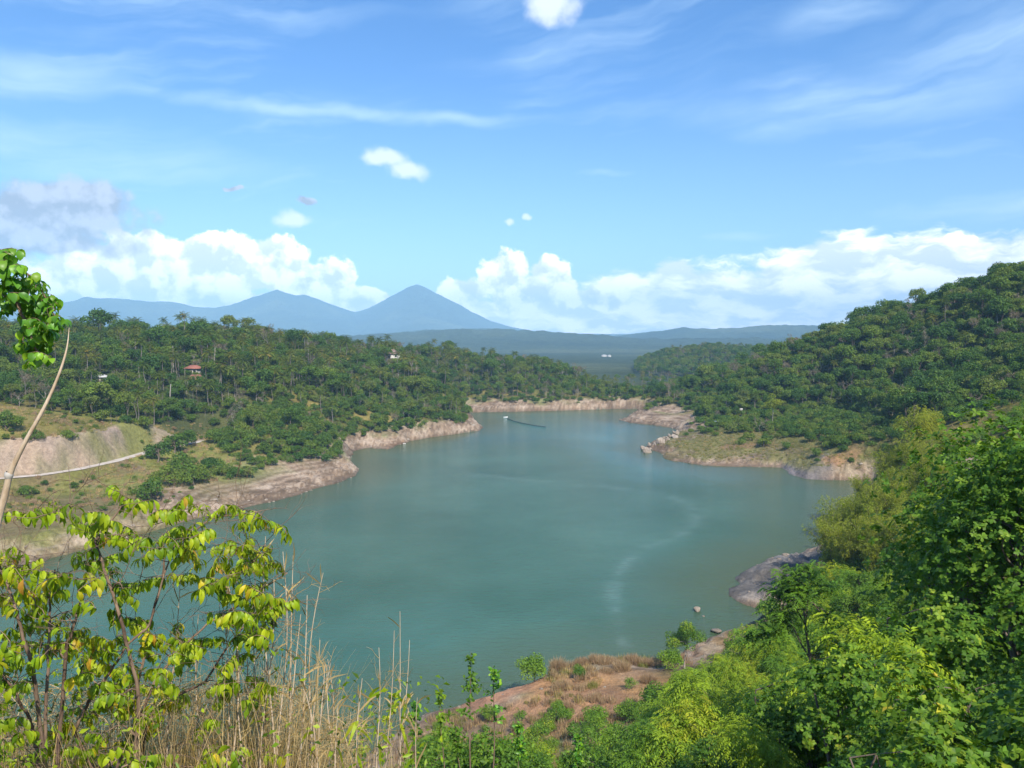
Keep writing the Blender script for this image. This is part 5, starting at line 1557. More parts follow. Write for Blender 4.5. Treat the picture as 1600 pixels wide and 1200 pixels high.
out = unit(rng.normal(size=(n_, 3)) * np.array([1, 1, 0.35])); tn = rng.random(n_)
for j in range(6):
    f = (j + 0.4) / 6
    cen = st + out * 0.55 * f - np.array([0, 0, 0.3 * f * f]); ax = unit(out - np.array([0, 0, 0.9 * f])); sd_v = unit(np.cross(ax, np.array([0, 0, 1.0])))
    for s in (-1, 1):
        v, qd = leaves(cen, np.tile([0, 0, 1.0], (n_, 1)) + 0.25 * rng.normal(size=(n_, 3)), unit(ax * 0.7 + s * sd_v), 0.24, 0.095, 0.1); c.add(v, qd, np.concatenate([tn, tn]))
thing_of('feathery_tree', [('trunk', g.mesh('trunk', [M_bark], True)), ('crown', c.mesh('crown', [M_feather]))], q0, 0, 1, 'tall slender tree with a bare forked trunk rising out of the thicket', 'tree')
# the little tree on the edge of the near bank, and shrubs around it
q = P(1070, 1050, 96)
SMT = broadleaf(591, 7.2, 2.6, 2.9, 20, 0.95, 5600, 0.21, M_round, M_pale, trunk=0.10)
thing_of('broadleaf_tree', [("trunk", SMT[0]), ("crown", SMT[1])], (q[0], q[1], ground_z(q[0], q[1])[0] - 0.2), 0.7, 0.9, 'small dark green tree on the edge of the near bank, in front of the boulders', 'tree')
for px, py, Y, s, key, pro, nm_, lb, cat_ in [(835, 1066, 94, 1.1, 'small', SMALL_, 'leafy_shrub', 'bright green shrub on top of the little orange cliff', 'shrub'), (1150, 1035, 98, 1.0, 'small', SMALL_, 'leafy_shrub', 'green shrub at the water edge right of the small dark tree', 'shrub'),
                                              (1165, 1010, 104, 1.2, 'small', SMALL_, 'leafy_shrub', 'round green shrub by the water below the grey rock tongue', 'shrub'), (1200, 985, 112, 1.3, 'ros', ROS, 'leafy_shrub', 'dark shrub hiding the foot of the grey rock tongue', 'shrub')]:
    q = P(px, py, Y); plant(key, pro, (nm_,), q[0], q[1], s, lb, cat_, None)
for px, py, Y, s, lb in [(1050, 1062, 94, 0.9, 'green shrub between the withered bushes and the small dark tree'), (905, 1075, 92, 0.55, 'small green shrub among the withered bushes'), (985, 1095, 86, 0.7, 'green shrub below the withered bushes on the orange earth'),
                         (880, 1120, 80, 0.6, 'low green shrub in the middle of the orange earth'), (1030, 1120, 78, 0.9, 'green shrub at the right border of the orange earth'), (760, 1140, 84, 0.5, 'low green shrub under the little orange cliff'), (930, 1140, 76, 0.75, 'green shrub near the foot of the orange slope')]:
    q = P(px, py, Y); plant('small', SMALL_, ('leafy_shrub',), q[0], q[1], s, lb, 'shrub', None)
for k, (px, py, Y, s) in enumerate([(900, 1042, 98, 1.0), (930, 1038, 98, 1.1), (965, 1036, 98, 1.2), (995, 1040, 98, 1.1), (870, 1062, 95, 0.9), (945, 1055, 94, 0.9), (980, 1060, 93, 1.0), (1020, 1050, 97, 1.0), (890, 1085, 90, 0.8), (1010, 1075, 90, 0.9),
                                    (960, 1175, 66, 1.0), (980, 1160, 68, 1.1), (945, 1190, 64, 0.9), (1000, 1190, 63, 1.0), (1045, 1140, 74, 0.9), (860, 1120, 82, 0.7), (780, 1150, 80, 0.6), (740, 1170, 79, 0.6)]):
    q = P(px, py, Y)
    if shore_d(np.array([q[0]]), np.array([q[1]]))[0] < 2: continue
    plant('tan', TANB, ('dry_bush',), q[0] + rngb.normal() * 0.8, q[1] + rngb.normal() * 0.8, s * rngb.uniform(0.5, 1.05), 'withered tan bush on the dry near bank', 'bush', 'withered bushes on the near bank')

# ------------------------------------------------------------------ saplings in the bottom middle
def sapling(seed, base, top, leaf, n_, m_leaf, lab, wob=0.03, spread=0.22, f0=0.35):
    rng = np.random.default_rng(seed)
    base = np.asarray(base, float); top = np.asarray(top, float)
    g = G(); c = G()
    L = np.linalg.norm(top - base)
    p = curve_pts(base, top, 12, rng, wob) - base
    v, qd = tube(p, np.linspace(0.006 * L + 0.004, 0.004, 12), 5); g.add(v, qd)
    k = np.linspace(0, 1, 12)
    nb = max(4, int(n_ / 14))
    cs = []
    for b_i in range(nb):
        f = rng.uniform(f0, 0.97)
        a = np.array([np.interp(f, k, p[:, j]) for j in range(3)])
        d = unit(np.array([*rng.normal(size=2), rng.uniform(0.1, 0.9)]))
        bl = spread * L * rng.uniform(0.4, 1.1) * (1.25 - f)
        b = curve_pts(a, a + d * bl, 5, rng, 0.08); v, qd = tube(b, np.linspace(0.004, 0.0015, 5) * (0.6 + L * 0.25), 3); g.add(v, qd)
        m_ = max(3, n_ // nb); t_ = rng.uniform(0.15, 1.0, m_)
        cs.append(np.stack([np.interp(t_, np.linspace(0, 1, 5), b[:, j]) for j in range(3)], 1))
    m_ = n_ // 4; t_ = rng.uniform(f0, 1, m_)
    cs.append(np.stack([np.interp(t_, k, p[:, j]) for j in range(3)], 1))
    cs = np.concatenate(cs); N = len(cs)
    v, qd = round_leaf(cs, rand_dir(rng, N, 0.1), unit(rand_dir(rng, N, -0.6) + np.array([0, 0, -0.1])), leaf * rng.uniform(0.6, 1.25, N), leaf * 0.5)
    c.add(v, qd, np.repeat(rng.random(N), 6))
    return thing_of('sapling', [('stem', g.mesh('stem', [M_stem], True)), ('leaves', c.mesh('leaves', [m_leaf]))], base, 0, 1, lab, 'sapling', 'saplings in front of the near shore')
for k, (pb, pt, Y, n_, lf, lb) in enumerate([((738, 1260), (736, 1018), 17, 170, 0.12, 'tallest slim sapling, a thin leafy mast before the water'), ((765, 1260), (770, 1040), 18, 130, 0.12, 'leafy sapling just right of the tallest slim one'), ((692, 1250), (688, 1082), 16, 90, 0.12, 'short leafy sapling left of the tallest slim one'),
                                         ((650, 1260), (648, 1100), 15, 120, 0.12, 'bushy low sapling between the reeds and the tallest slim one'), ((625, 1270), (622, 1080), 14, 60, 0.11, 'thin sapling right beside the dry reeds'), ((800, 1280), (812, 1130), 18, 140, 0.12, 'low bushy sapling under the orange cliff'), ((720, 1280), (712, 1140), 14, 110, 0.11, 'low sapling at the foot of the tallest slim one'),
                                         ((900, 1280), (905, 1150), 18, 120, 0.12, 'low dark sapling at the bottom edge, middle of the slope'), ((560, 1260), (566, 1120), 11, 50, 0.09, 'green sapling among dry stalks left of the reeds')]):
    b = P(*pb, Y); b[2] = min(b[2], ground_z(b[0], b[1])[0]) if Y < 30 else b[2]
    b[2] = max(b[2], P(pb[0], 1330, Y)[2])
    b[2] = ground_z(b[0], b[1])[0] - 0.05
    sapling(600 + k, b, P(*pt, Y), lf, n_, M_vine if k % 2 else M_feather, lb, f0=0.55)
# ------------------------------------------------------------------ the shrub in the left foreground
def grow(seed, base_stems, clusters, name, label, leafL=0.115, nleaf=(6, 10), m_leaf=None, m_bark=None, r0=0.020, droop=1.15, asp=0.46, twig=0.16, cat='shrub', parts=('stem', 'leaves'), group=None, rootz=None, curl=0.35, fine=0):
    """stems given as polylines of points; every leaf cluster is joined to the nearest stem by a bowed twig"""
    rng = np.random.default_rng(seed)
    g = G(); c = G()
    org = np.asarray(base_stems[0][0], float).copy()
    nodes = []; nrad = []
    for st_ in base_stems:
        st_ = np.asarray(st_, float)
        tt = np.linspace(0, len(st_) - 1, 6 * len(st_))
        p = np.stack([np.interp(tt, np.arange(len(st_)), st_[:, j]) for j in range(3)], 1)
        p += np.cumsum(rng.normal(size=p.shape) * 0.004, axis=0)
        rr = np.linspace(r0, r0 * 0.38, len(p)) * rng.uniform(0.8, 1.1)
        v, q = tube(p - org, rr, 7); g.add(v, q)
        nodes += list(p[3:]); nrad += list(rr[3:])
    cl = sorted(clusters, key=lambda t: np.linalg.norm(np.asarray(t[0]) - org))
    N_l, T_l, C_l, S_l, TN = [], [], [], [], []
    for pos, nl_, yel in cl:
        pos = np.asarray(pos, float)
        na = np.array(nodes)
        d = np.linalg.norm(na - pos, axis=1) + 0.5 * np.maximum(na[:, 2] - pos[2] + 0.05, 0)
        i = int(np.argmin(d))
        a = na[i]; L = np.linalg.norm(pos - a)
        b = curve_pts(a, pos, 6, rng, 0.10, 0.10)
        r1 = min(nrad[i] * 0.6, 0.0075)
        v, q = tube(b - org, np.linspace(r1, max(r1 * 0.4, 0.0022), 6), 5); g.add(v, q)
        nodes += list(b[2:]); nrad += list(np.linspace(r1, max(r1 * 0.5, 0.003), 6)[2:])
        # the leafy twig end: leaves hang to both sides of it
        dv = unit(np.append(rng.normal(size=2), rng.uniform(-0.2, 0.35)) + 0.6 * unit(pos - a))
        t2 = curve_pts(pos - dv * twig * 0.5, pos + dv * twig * 0.5, 5, rng, 0.05, 0.12)
        v, q = tube(t2 - org, np.linspace(0.003, 0.0012, 5), 4); g.add(v, q)
        n_ = nl_
        f = np.linspace(0.0, 1.0, n_) + rng.normal(size=n_) * 0.04
        cp_ = np.stack([np.interp(np.clip(f, 0, 1), np.linspace(0, 1, 5), t2[:, j]) for j in range(3)], 1)
        sdv = unit(np.cross(dv, np.array([0, 0, 1.0])))
        sg = np.where(np.arange(n_) % 2 == 0, 1, -1)[:, None]
        td = unit(sdv * sg * rng.uniform(0.25, 0.75, (n_, 1)) + dv * rng.uniform(-0.1, 0.45, (n_, 1)) - np.array([0, 0, droop]) * rng.uniform(0.45, 1.2, (n_, 1)) + rng.normal(size=(n_, 3)) * 0.16)
        nm_ = unit(np.cross(td, np.cross(sdv * sg, td)) + np.array([0, 0, 0.5]) + rng.normal(size=(n_, 3)) * 0.2)
        C_l.append(cp_); T_l.append(td); N_l.append(nm_); S_l.append(leafL * rng.uniform(0.7, 1.2, n_))
        TN.append(np.clip(0.36 + 0.42 * yel + rng.normal(size=n_) * 0.16, 0.0, 1.0))
    # fine bare twigs between the leafy ones
    for _ in range(fine):
        i = rng.integers(0, len(nodes)); a = np.asarray(nodes[i])
        d = unit(np.array([rng.normal(), rng.normal() * 0.6, rng.uniform(-0.25, 1.1)])); l = rng.uniform(0.12, 0.5)
        b = curve_pts(a, a + d * l, 6, rng, 0.07, 0.03)
        v, q = tube(b - org, np.linspace(0.0028, 0.0009, 6), 4); g.add(v, q)
        for _j in range(2):
            a2 = b[rng.integers(2, 5)]; b2 = curve_pts(a2, a2 + unit(d + rng.normal(size=3) * 0.6) * l * 0.5, 4, rng, 0.08)
            v, q = tube(b2 - org, np.linspace(0.0018, 0.0007, 4), 3); g.add(v, q)
    C_, T_, N_, S_, TN = map(np.concatenate, (C_l, T_l, N_l, S_l, TN))
    v, q = long_leaf(C_ - org, N_, T_, S_, S_ * asp, curl)
    c.add(v, q, np.repeat(TN, 8))
    return thing_of(name, [(parts[0], g.mesh(parts[0], [m_bark or M_stem], True)), (parts[1], c.mesh(parts[1], [m_leaf or M_shrub]))], org, 0, 1, label, cat, group)

def long_leaf(c, nrm, tdir, L, Wd, curl=0.35, fold=0.16):
    """oval pointed leaf, 4 bands x 2 halves, folded at the midrib and curling down"""
    N = len(c)
    tdir = unit(tdir); b = unit(np.cross(nrm, tdir)); n2 = np.cross(tdir, b)
    L = np.asarray(L)[:, None]; Wd = np.asarray(Wd)[:, None]
    rows = []
    for f, wd in ((0.0, 0.05), (0.25, 0.80), (0.52, 1.0), (0.80, 0.66), (1.0, 0.03)):
        ctr = c + tdir * L * (f - 0.08 * f * f) - n2 * L * curl * f * f * 0.8 + n2 * L * 0.10 * np.sin(f * math.pi)
        for s in (-1, 0, 1):
            rows.append(ctr + b * Wd * 0.5 * wd * s + n2 * Wd * fold * abs(s) * wd)
    v = np.stack(rows, 1).reshape(-1, 3)
    i = np.arange(N)[:, None] * 15
    qs = np.array([[r * 3 + s, r * 3 + s + 1, r * 3 + s + 4, r * 3 + s + 3] for r in range(4) for s in range(2)])
    return v, (i[:, None] + qs[None]).reshape(-1, 4)

rngf = np.random.default_rng(5)
def gnd(px, Y):
    q = P(px, 1200, Y); q[2] = ground_z(q[0], q[1])[0] - 0.05
    return q
def stem(pts): return [P(*p_) for p_ in pts]
def clusters(lst, y0, y1, n0=6, n1=10):
    out = []
    for t_ in lst:
        px, py = t_[0], t_[1]; yel = t_[2] if len(t_) > 2 else 0.5
        out.append((P(px, py, rngf.uniform(y0, y1)), int(rngf.integers(n0, n1 + 1)), yel))
    return out
S_ = [[gnd(200, 5.7)] + stem([(212, 1140, 5.6), (240, 1072, 5.6), (280, 1018, 5.7), (322, 976, 5.8), (395, 935, 6.0), (452, 900, 6.1)]),
      [gnd(196, 5.6)] + stem([(115, 1146, 5.4), (130, 1118, 5.4), (154, 1078, 5.4), (172, 1052, 5.4), (202, 1004, 5.4), (238, 975, 5.5), (262, 890, 5.6), (285, 820, 5.7)]),
      [gnd(202, 5.9)] + stem([(230, 1125, 5.8), (268, 1094, 5.9), (320, 1066, 6.0), (362, 1006, 6.1), (410, 950, 6.2)]),
      [gnd(190, 6.0)] + stem([(225, 1060, 6.0), (255, 930, 6.1), (270, 860, 6.1), (345, 805, 6.2), (400, 800, 6.2), (440, 825, 6.2)]),
      [gnd(205, 5.4)] + stem([(215, 1080, 5.3), (180, 930, 5.3), (160, 850, 5.4), (205, 790, 5.5)])]
CB = [(190, 768, .35), (206, 785, .35), (223, 788, .4), (120, 810, .4), (150, 803, .5), (165, 818, .5), (150, 838, .35), (172, 842, .45), (145, 862, .1), (177, 868, .35), (145, 878, .05), (200, 828, .5), (214, 848, .3), (180, 893, .2), (160, 890, .1), (206, 913, .3), (198, 935, .1),
      (253, 800, .5), (276, 803, .5), (285, 785, .5), (302, 790, .6), (320, 798, .5), (345, 795, .45), (366, 793, .45), (390, 800, .45), (405, 811, .5), (421, 815, .5), (440, 826, .6), (266, 830, .4), (300, 828, .3), (320, 832, .3), (350, 850, .6), (370, 858, .65), (386, 858, .7), (396, 864, .7), (290, 860, .8), (310, 880, .8),
      (341, 888, .85), (330, 905, .7), (322, 918, .2), (390, 880, .7), (376, 890, .5), (400, 915, .85), (410, 930, .8), (395, 950, .5), (380, 960, .4), (425, 948, .6), (445, 943, .6), (400, 1000, .55), (380, 1025, .2), (412, 985, .6), (340, 1068, .15), (360, 1062, .2), (410, 1085, .6), (412, 1068, .7),
      (180, 955, .3), (220, 983, .85), (238, 993, .8), (236, 1020, .5), (182, 1000, .3), (160, 1000, .85), (130, 985, .35), (190, 1080, .6), (174, 1075, .6), (206, 1095, .7), (235, 1110, .75), (130, 1050, .5), (140, 1044, .5), (120, 1085, .05), (97, 1132, .9), (165, 1100, .7), (300, 1010, .3), (312, 1000, .4), (290, 1030, .4),
      (200, 1058, .5), (240, 905, .2), (225, 870, .3), (250, 860, .3), (270, 900, .85), (180, 960, .2), (355, 930, .4), (345, 960, .3), (370, 905, .3), (260, 1075, .9), (280, 1095, .85), (220, 1125, .7), (120, 1110, .1), (300, 850, .5), (285, 840, .7), (430, 880, .7), (415, 870, .6), (355, 875, .7), (385, 920, .6), (390, 975, .2), (405, 960, .25), (375, 995, .1)]
CB += [(a + rngf.normal() * 20, b + rngf.normal() * 18 + 4, c_) for a, b, c_ in CB if rngf.random() < 0.75 and b > 800]
CB += [(rngf.uniform(60, 430), rngf.uniform(960, 1190), rngf.uniform(0.2, 0.9)) for _ in range(60)]
grow(61, S_, clusters(CB, 5.1, 6.2, 12, 18), 'leafy_shrub', 'large yellow-green shrub with hanging leaves and spreading brown branches, in front of the lake', leafL=0.090, asp=0.36, r0=0.0145, fine=190, group=None)
S2 = [[gnd(76, 5.0)] + stem([(74, 1170, 5.0), (77, 1060, 5.0), (80, 980, 5.1), (86, 920, 5.2), (90, 895, 5.2)]), [gnd(72, 5.0)] + stem([(56, 1160, 5.0), (38, 1120, 4.9), (18, 1085, 4.8), (-20, 1020, 4.8)]),
      [gnd(78, 5.1)] + stem([(60, 1090, 4.9), (45, 1020, 4.8), (25, 950, 4.8), (5, 880, 4.9)]), [gnd(80, 5.2)] + stem([(110, 1000, 5.2), (125, 960, 5.2), (135, 915, 5.3)])]
C2 = [(20, 878, .7), (8, 862, .85), (2, 900, .9), (36, 893, .6), (46, 928, .6), (50, 978, .3), (20, 935, .8), (32, 1012, .3), (10, 1058, .2), (0, 1100, .2), (100, 900, .2), (112, 906, .2), (140, 912, .95), (84, 925, .3), (62, 950, .3), (60, 1030, .5), (10, 1130, .2), (15, 1182, .1), (30, 860, .7), (-10, 930, .8), (25, 1040, .3), (45, 960, .2), (0, 990, .3),
      (58, 800, .5), (88, 796, .35), (82, 805, .3), (112, 792, .35), (30, 806, .5), (20, 990, .15), (5, 1160, .15), (40, 1190, .2), (60, 1140, .3), (100, 1010, .3), (-5, 1040, .5), (95, 985, .4), (70, 895, .4), (28, 1075, .2)]
C2 += [(a + rngf.normal() * 20, b + rngf.normal() * 20, c_) for a, b, c_ in C2 if b > 850]
grow(62, S2, clusters(C2, 4.6, 5.4, 8, 13), 'leafy_shrub', 'shrub with an upright pinkish stem and darker hanging leaves at the left edge', leafL=0.088, asp=0.38, r0=0.015, fine=110, group=None)
S3 = [[gnd(360, 4.2)] + stem([(372, 1215, 4.2), (374, 1195, 4.2)]), [gnd(170, 4.0)] + stem([(180, 1210, 4.0), (190, 1190, 4.0)])]
grow(63, S3[:1], clusters([(372, 1185, .1), (376, 1195, .15), (368, 1198, .1)], 4.1, 4.3, 5, 7), 'seedling', 'dark green seedling at the bottom edge among the straw', leafL=0.08)
grow(64, S3[1:], clusters([(172, 1185, .6), (182, 1176, .7), (212, 1190, .05), (225, 1195, .05)], 3.9, 4.1, 5, 7), 'seedling', 'seedling at the bottom edge with one pale and one dark tuft of leaves', leafL=0.08)

# the leafy bough that hangs into the picture at the left edge, with its tree beside the photographer
S4 = [[np.array([-5.9, 5.6, ground_z(-5.9, 5.6)[0] - 0.1]), np.array([-5.6, 5.7, 43.5]), np.array([-5.2, 5.8, 45.6]), P(-60, 380, 5.9), P(-20, 385, 5.9), P(15, 412, 5.9), P(48, 440, 5.9), P(70, 470, 5.9), P(78, 500, 5.9)],
      [P(10, 410, 5.9), P(5, 445, 5.8), P(25, 470, 5.8), P(40, 500, 5.8), P(55, 540, 5.8), P(62, 558, 5.8)]]
C4 = [(2, 392), (14, 392), (30, 428), (38, 440), (60, 448), (80, 470), (86, 495), (70, 516), (64, 524), (48, 520), (52, 548), (25, 452), (20, 474), (2, 465), (42, 466), (56, 480), (66, 480), (8, 398), (18, 408), (6, 422), (22, 418), (-6, 410), (5, 436), (24, 440), (44, 433), (56, 441), (66, 452), (75, 462), (72, 470), (84, 480), (91, 503), (88, 515), (79, 520), (50, 466), (40, 478), (30, 470), (16, 464), (4, 450), (60, 488), (54, 503), (45, 512), (38, 528), (54, 532), (64, 538), (72, 528), (60, 512),
      (12, 480), (5, 470), (-8, 440), (-12, 460), (70, 495), (76, 508), (35, 452), (48, 452), (60, 470), (66, 508), (42, 540), (30, 440), (15, 445), (62, 478), (48, 490), (-5, 395), (28, 460), (56, 520)]
cl4 = clusters([(a, b, rngf.uniform(0.1, 0.75)) for a, b in C4] + [(62, 556, 0.9), (52, 564, 0.95)], 5.6, 6.15, 7, 11)
grow(65, S4, cl4, 'leafy_tree', 'leafy bough of a green tree hanging in from the left edge against the sky', leafL=0.082, m_leaf=M_vine, r0=0.016, asp=0.66, twig=0.14, cat='tree', parts=('trunk', 'leaves'), curl=0.2)

# the bare pale cane that arches across the left bank
g = G()
cp_ = np.array([np.array([-2.75, 3.9, ground_z(-2.75, 3.9)[0] - 0.1]), P(-22, 900, 4.0), P(-4, 812, 4.0), P(8, 775, 4.0), P(14, 742, 4.0), P(26, 716, 4.0), P(45, 680, 4.0), P(68, 640, 4.0), P(84, 606, 4.02), P(98, 570, 4.04), P(106, 540, 4.06), P(108, 512, 4.08)])
tt = np.linspace(0, len(cp_) - 1, 40); pp = np.stack([np.interp(tt, np.arange(len(cp_)), cp_[:, j]) for j in range(3)], 1)
for _ in range(3): pp[1:-1] = 0.25 * pp[:-2] + 0.5 * pp[1:-1] + 0.25 * pp[2:]
org = pp[0].copy()
v, q = tube(pp - org, np.interp(np.linspace(0, 1, 40), [0, 0.3, 0.6, 0.85, 1], [0.021, 0.0165, 0.0095, 0.0055, 0.001]), 8); g.add(v, q)
r_ = thing_of('cane', [('stalk', g.mesh('stalk', [M_cane], True))], org, 0, 1, 'bare pale cane arching up across the left bank, with a white knot', 'cane')
kn = P(14, 742, 4.0) - org
gk = G(); v, q = tube([kn + np.array([-0.003, 0, -0.018]), kn + np.array([-0.002, 0, -0.006]), kn + np.array([0, 0, 0.006]), kn + np.array([0.003, 0, 0.014])], [0.017, 0.0215, 0.0215, 0.016], 10); gk.add(v, q)
ob('knot', gk.mesh('knot', [M_wall], True), r_)

# ------------------------------------------------------------------ dry reeds and straw
def blade(base, tip, wd, rng, sag):
    n_ = 6
    p = curve_pts(base, tip, n_, rng, 0.04, sag)
    d = unit(np.gradient(p, axis=0)); s = unit(np.cross(d, np.array([0.2, 0.9, 0.3]) + rng.normal(size=3) * 0.3))
    w_ = wd * np.array([0.5, 0.9, 1.0, 0.8, 0.5, 0.05])[:, None]
    v = np.stack([p - s * w_, p + s * w_], 1).reshape(-1, 3)
    return v, [(2 * i, 2 * i + 1, 2 * i + 3, 2 * i + 2) for i in range(n_ - 1)]
def reed(seed, base, top, label, n_side=14, r0=0.007, side=0.35, green=0, m_=None, wob=0.02):
    rng = np.random.default_rng(seed)
    base = np.asarray(base, float); top = np.asarray(top, float)
    g = G(); c = G()
    p = curve_pts(base, top, 16, rng, wob) - base
    v, q = tube(p, np.linspace(r0, r0 * 0.25, 16), 6); g.add(v, q, rng.random())
    k = np.linspace(0, 1, 16); L = np.linalg.norm(top - base)
    for _ in range(n_side):
        f = rng.uniform(0.45, 0.98)
        a = np.array([np.interp(f, k, p[:, j]) for j in range(3)])
        d = unit(np.array([rng.normal(), rng.normal() * 0.7, rng.uniform(0.35, 1.7)]))
        l = side * rng.uniform(0.4, 1.0) * (1.3 - f * 0.6)
        if rng.random() < 0.6:
            t_ = curve_pts(a, a + d * l, 6, rng, 0.06, -0.05); v, q = tube(t_, np.linspace(r0 * 0.35, r0 * 0.10, 6), 3); c.add(v, q, rng.uniform(0.2, 0.9))
            for _j in range(2):
                a2 = t_[rng.integers(2, 5)]; d2 = unit(d + rng.normal(size=3) * 0.5); v, q = tube(curve_pts(a2, a2 + d2 * l * 0.45, 4, rng, 0.05), np.linspace(r0 * 0.2, r0 * 0.07, 4), 3); c.add(v, q, rng.uniform(0.3, 0.9))
        else:
            v, q = blade(a, a + d * l + np.array([0, 0, -0.1 * l]), 0.006, rng, 0.10); c.add(v, q, rng.uniform(0.2, 0.9))
    parts = [('stalk', g.mesh('stalk', [m_ or M_cane], True)), ('twigs', c.mesh('twigs', [M_straw]))]
    if green:
        e = G()
        for _ in range(green):
            f = rng.uniform(0.45, 0.8); a = np.array([np.interp(f, k, p[:, j]) for j in range(3)])
            d = unit(np.array([rng.normal(), rng.normal(), -0.3]))
            v, q = blade(a, a + d * 0.11 + np.array([0, 0, -0.09]), 0.014, rng, 0.2); e.add(v, q, rng.uniform(0.3, 0.85))
        parts.append(('leaves', e.mesh('leaves', [M_shrub])))
    return thing_of('dry_reed', parts, base, 0, 1, label, 'reed', 'dry reeds in front of the lake')
REEDS = [(425, 415, 838, 5.9, 16, .30, 0), (432, 442, 862, 6.0, 14, .30, 0), (418, 428, 905, 5.7, 16, .32, 0), (440, 458, 868, 6.1, 12, .3, 0), (470, 505, 895, 6.0, 14, .34, 0), (452, 480, 930, 5.8, 20, .30, 0), (430, 470, 960, 5.6, 22, .3, 0), (480, 500, 1000, 6.2, 22, .3, 0), (505, 512, 1030, 6.3, 18, .3, 0),
         (595, 592, 1012, 5.6, 22, .34, 5), (603, 616, 985, 5.8, 7, .12, 0), (630, 625, 955, 5.9, 12, .28, 4), (572, 566, 1060, 5.2, 14, .28, 6), (540, 528, 1100, 5.0, 12, .28, 6), (640, 652, 1090, 5.5, 8, .3, 4), (615, 640, 1000, 6.0, 10, .26, 3), (350, 352, 980, 5.6, 14, .3, 0), (300, 310, 960, 6.2, 16, .3, 0), (390, 395, 930, 5.9, 16, .3, 0), (490, 470, 1060, 5.2, 18, .3, 2), (270, 282, 900, 6.0, 16, .28, 0)]
for _k in range(7):
    _tx = 360 + rngf.random() * 165; REEDS.append((_tx + rngf.normal() * 15, _tx + rngf.normal() * 10 + 8, 895 + rngf.random() * 150, 5.4 + rngf.random() * 1.2, 14, .26, 0))
RL = ['slanting', 'straight', 'thin', 'bent', 'branching']
for k, (pb, tx, ty, Y, ns, sd_r, gr) in enumerate(REEDS):
    b = gnd(pb, Y)
    where = 'beside the yellow-green shrub' if tx < 520 else 'standing free before the dark water'
    lb = 'dry branching reed ' + where
    if ty == 985: lb = 'tallest straight grey reed, almost without twigs, before the dark water'
    if ty == 955: lb = 'tall thin reed with forked twigs right of the straight grey one'
    if ty == 1012: lb = 'tan reed with spread twigs left of the straight grey one'
    if ty == 895: lb = 'slanting pale reed with long side twigs reaching over the lake'
    reed(700 + k, b, P(tx, ty, Y), lb, ns, 0.0095 if tx < 520 else 0.0075, sd_r, gr)

# straw: thousands of dry blades, one object
rng = np.random.default_rng(9)
Xs, Ys, Hs = [], [], []
N = 7000
px = rng.uniform(-60, 640, N); Y = np.where(rng.random(N) < 0.16, rng.uniform(4.4, 6.0, N), rng.uniform(6.1, 9.0, N))
dens = np.interp(px, [-60, 100, 200, 330, 470, 520, 640], [0.5, 0.6, 0.8, 1.0, 0.95, 0.40, 0.14])
k = rng.random(N) < dens
px, Y = px[k], Y[k]
x = (px - 800) / FOC * Y * 1.0
z = ground_z(x, Y)
toplim = np.interp(px, [-60, 0, 120, 220, 330, 430, 500, 560, 640], [1110, 1110, 1095, 1075, 1055, 1030, 1070, 1130, 1160]) + rng.exponential(1, len(px)) * 105 - 40
ztop = H + (530 - toplim) / FOC * Y
hh = np.clip(ztop - z, 0.35, 2.4) * rng.uniform(0.75, 1.05, len(px))
N = len(px)
b = rng.uniform(0, 6.28, N); ln = hh * rng.uniform(0.05, 0.55, N)
dirv = np.stack([np.cos(b), np.sin(b), 0 * b], 1); sdv = np.stack([-np.sin(b), np.cos(b), 0 * b], 1)
base = np.stack([x, Y, z - 0.05], 1); rows = []
for f in (0, 0.3, 0.6, 0.85, 1.0):
    ctr = base + dirv * (ln * f ** 1.9)[:, None] + np.stack([0 * hh, 0 * hh, hh * (f - 0.10 * f ** 3 * (ln / hh) * 2)], 1)
    w_ = (0.0027 * rng.uniform(0.5, 1.7, N) * (1 - 0.8 * f))[:, None]
    rows += [ctr - sdv * w_, ctr + sdv * w_]
v = np.stack(rows, 1).reshape(-1, 3)
i = np.arange(N)[:, None] * 10
q = np.concatenate([i + np.array([[2 * j, 2 * j + 1, 2 * j + 3, 2 * j + 2]]) for j in range(4)], 0)
g = G(); g.add(v, q, np.tile(rng.random(N), 4))
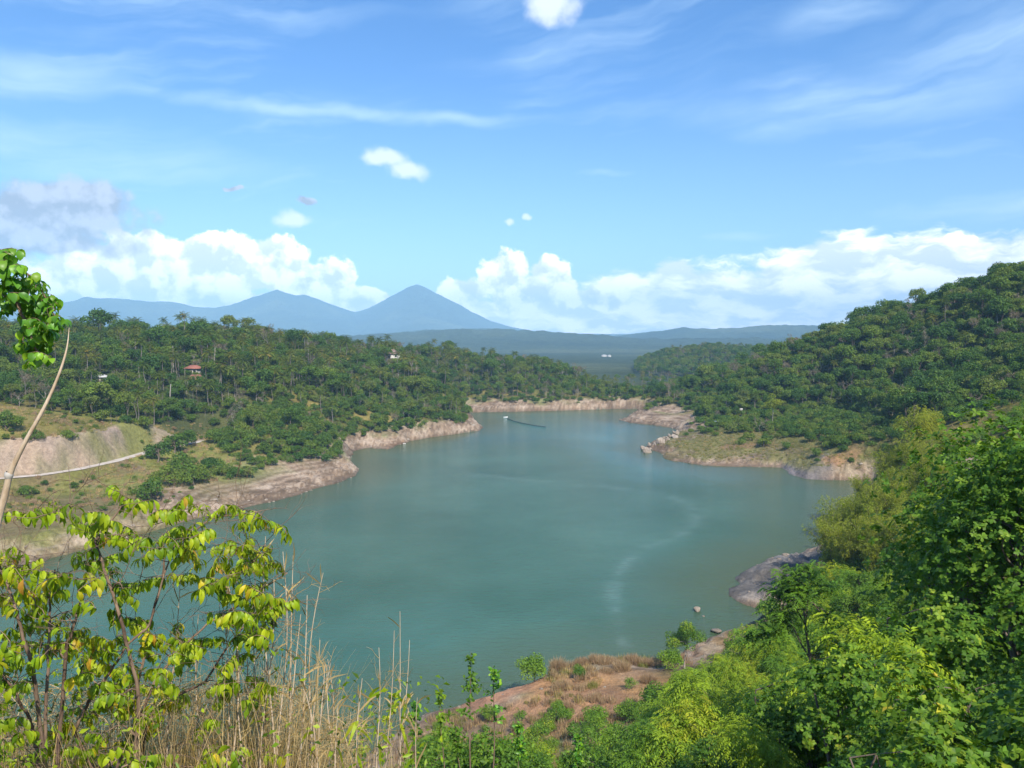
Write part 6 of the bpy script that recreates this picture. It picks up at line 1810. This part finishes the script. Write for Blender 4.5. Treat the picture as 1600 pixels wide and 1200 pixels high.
# broken blades lying criss-cross among them
N = 3200
px = rng.uniform(-40, 560, N); Y = rng.uniform(5.8, 8.5, N); x = (px - 800) / FOC * Y; z = ground_z(x, Y)
pyl = rng.uniform(1080, 1240, N) + np.where(px > 470, 60, 0); zc = np.maximum(H + (530 - pyl) / FOC * Y, z + 0.02)
k = zc - z < 1.9
c0 = np.stack([x, Y, zc], 1)[k]; N = len(c0)
d = unit(rng.normal(size=(N, 3)) * np.array([1, 1, 0.7])); s = unit(np.cross(d, rng.normal(size=(N, 3)))); L = rng.uniform(0.10, 0.34, N)[:, None]
bow = np.array([0, 0, 1.0]) * L * 0.12
w_ = 0.0028
v = np.stack([c0 - d * L * 0.5 - s * w_, c0 - d * L * 0.5 + s * w_, c0 + bow - s * w_, c0 + bow + s * w_, c0 + d * L * 0.5 - s * w_ * 0.3, c0 + d * L * 0.5 + s * w_ * 0.3], 1).reshape(-1, 3)
i = np.arange(N)[:, None] * 6
q = np.concatenate([i + np.array([[0, 1, 3, 2]]), i + np.array([[2, 3, 5, 4]])], 0)
g.add(v, q, np.tile(rng.random(N), 2))
tag(ob('dry_grass', g.mesh('dry_grass', [M_straw])), kind='stuff')
# low green weeds between the straw
N = 2600
px = rng.uniform(-60, 700, N); Y = rng.uniform(4.0, 9.0, N); x = (px - 800) / FOC * Y; z = ground_z(x, Y)
pyl = rng.uniform(1010, 1250, N) + np.where(px > 470, 60, 0); zc = np.clip(H + (530 - pyl) / FOC * Y, z + 0.05, z + 1.6)
c0 = np.stack([x, Y, zc], 1)
k = rng.random(N) < np.interp(px, [0, 120, 300, 480, 520, 700], [1, 0.8, 0.3, 0.25, 0.7, 0.6])
c0 = c0[k]; N = len(c0)
v, q = leaves(c0, rand_dir(rng, N, 0.0), rand_dir(rng, N, -0.8), rng.uniform(0.03, 0.07, N), rng.uniform(0.015, 0.03, N))
g = G(); g.add(v, q, np.tile(rng.uniform(0, 0.7, N), 2))
tag(ob('weeds', g.mesh('weeds', [M_shrub])), kind='stuff')
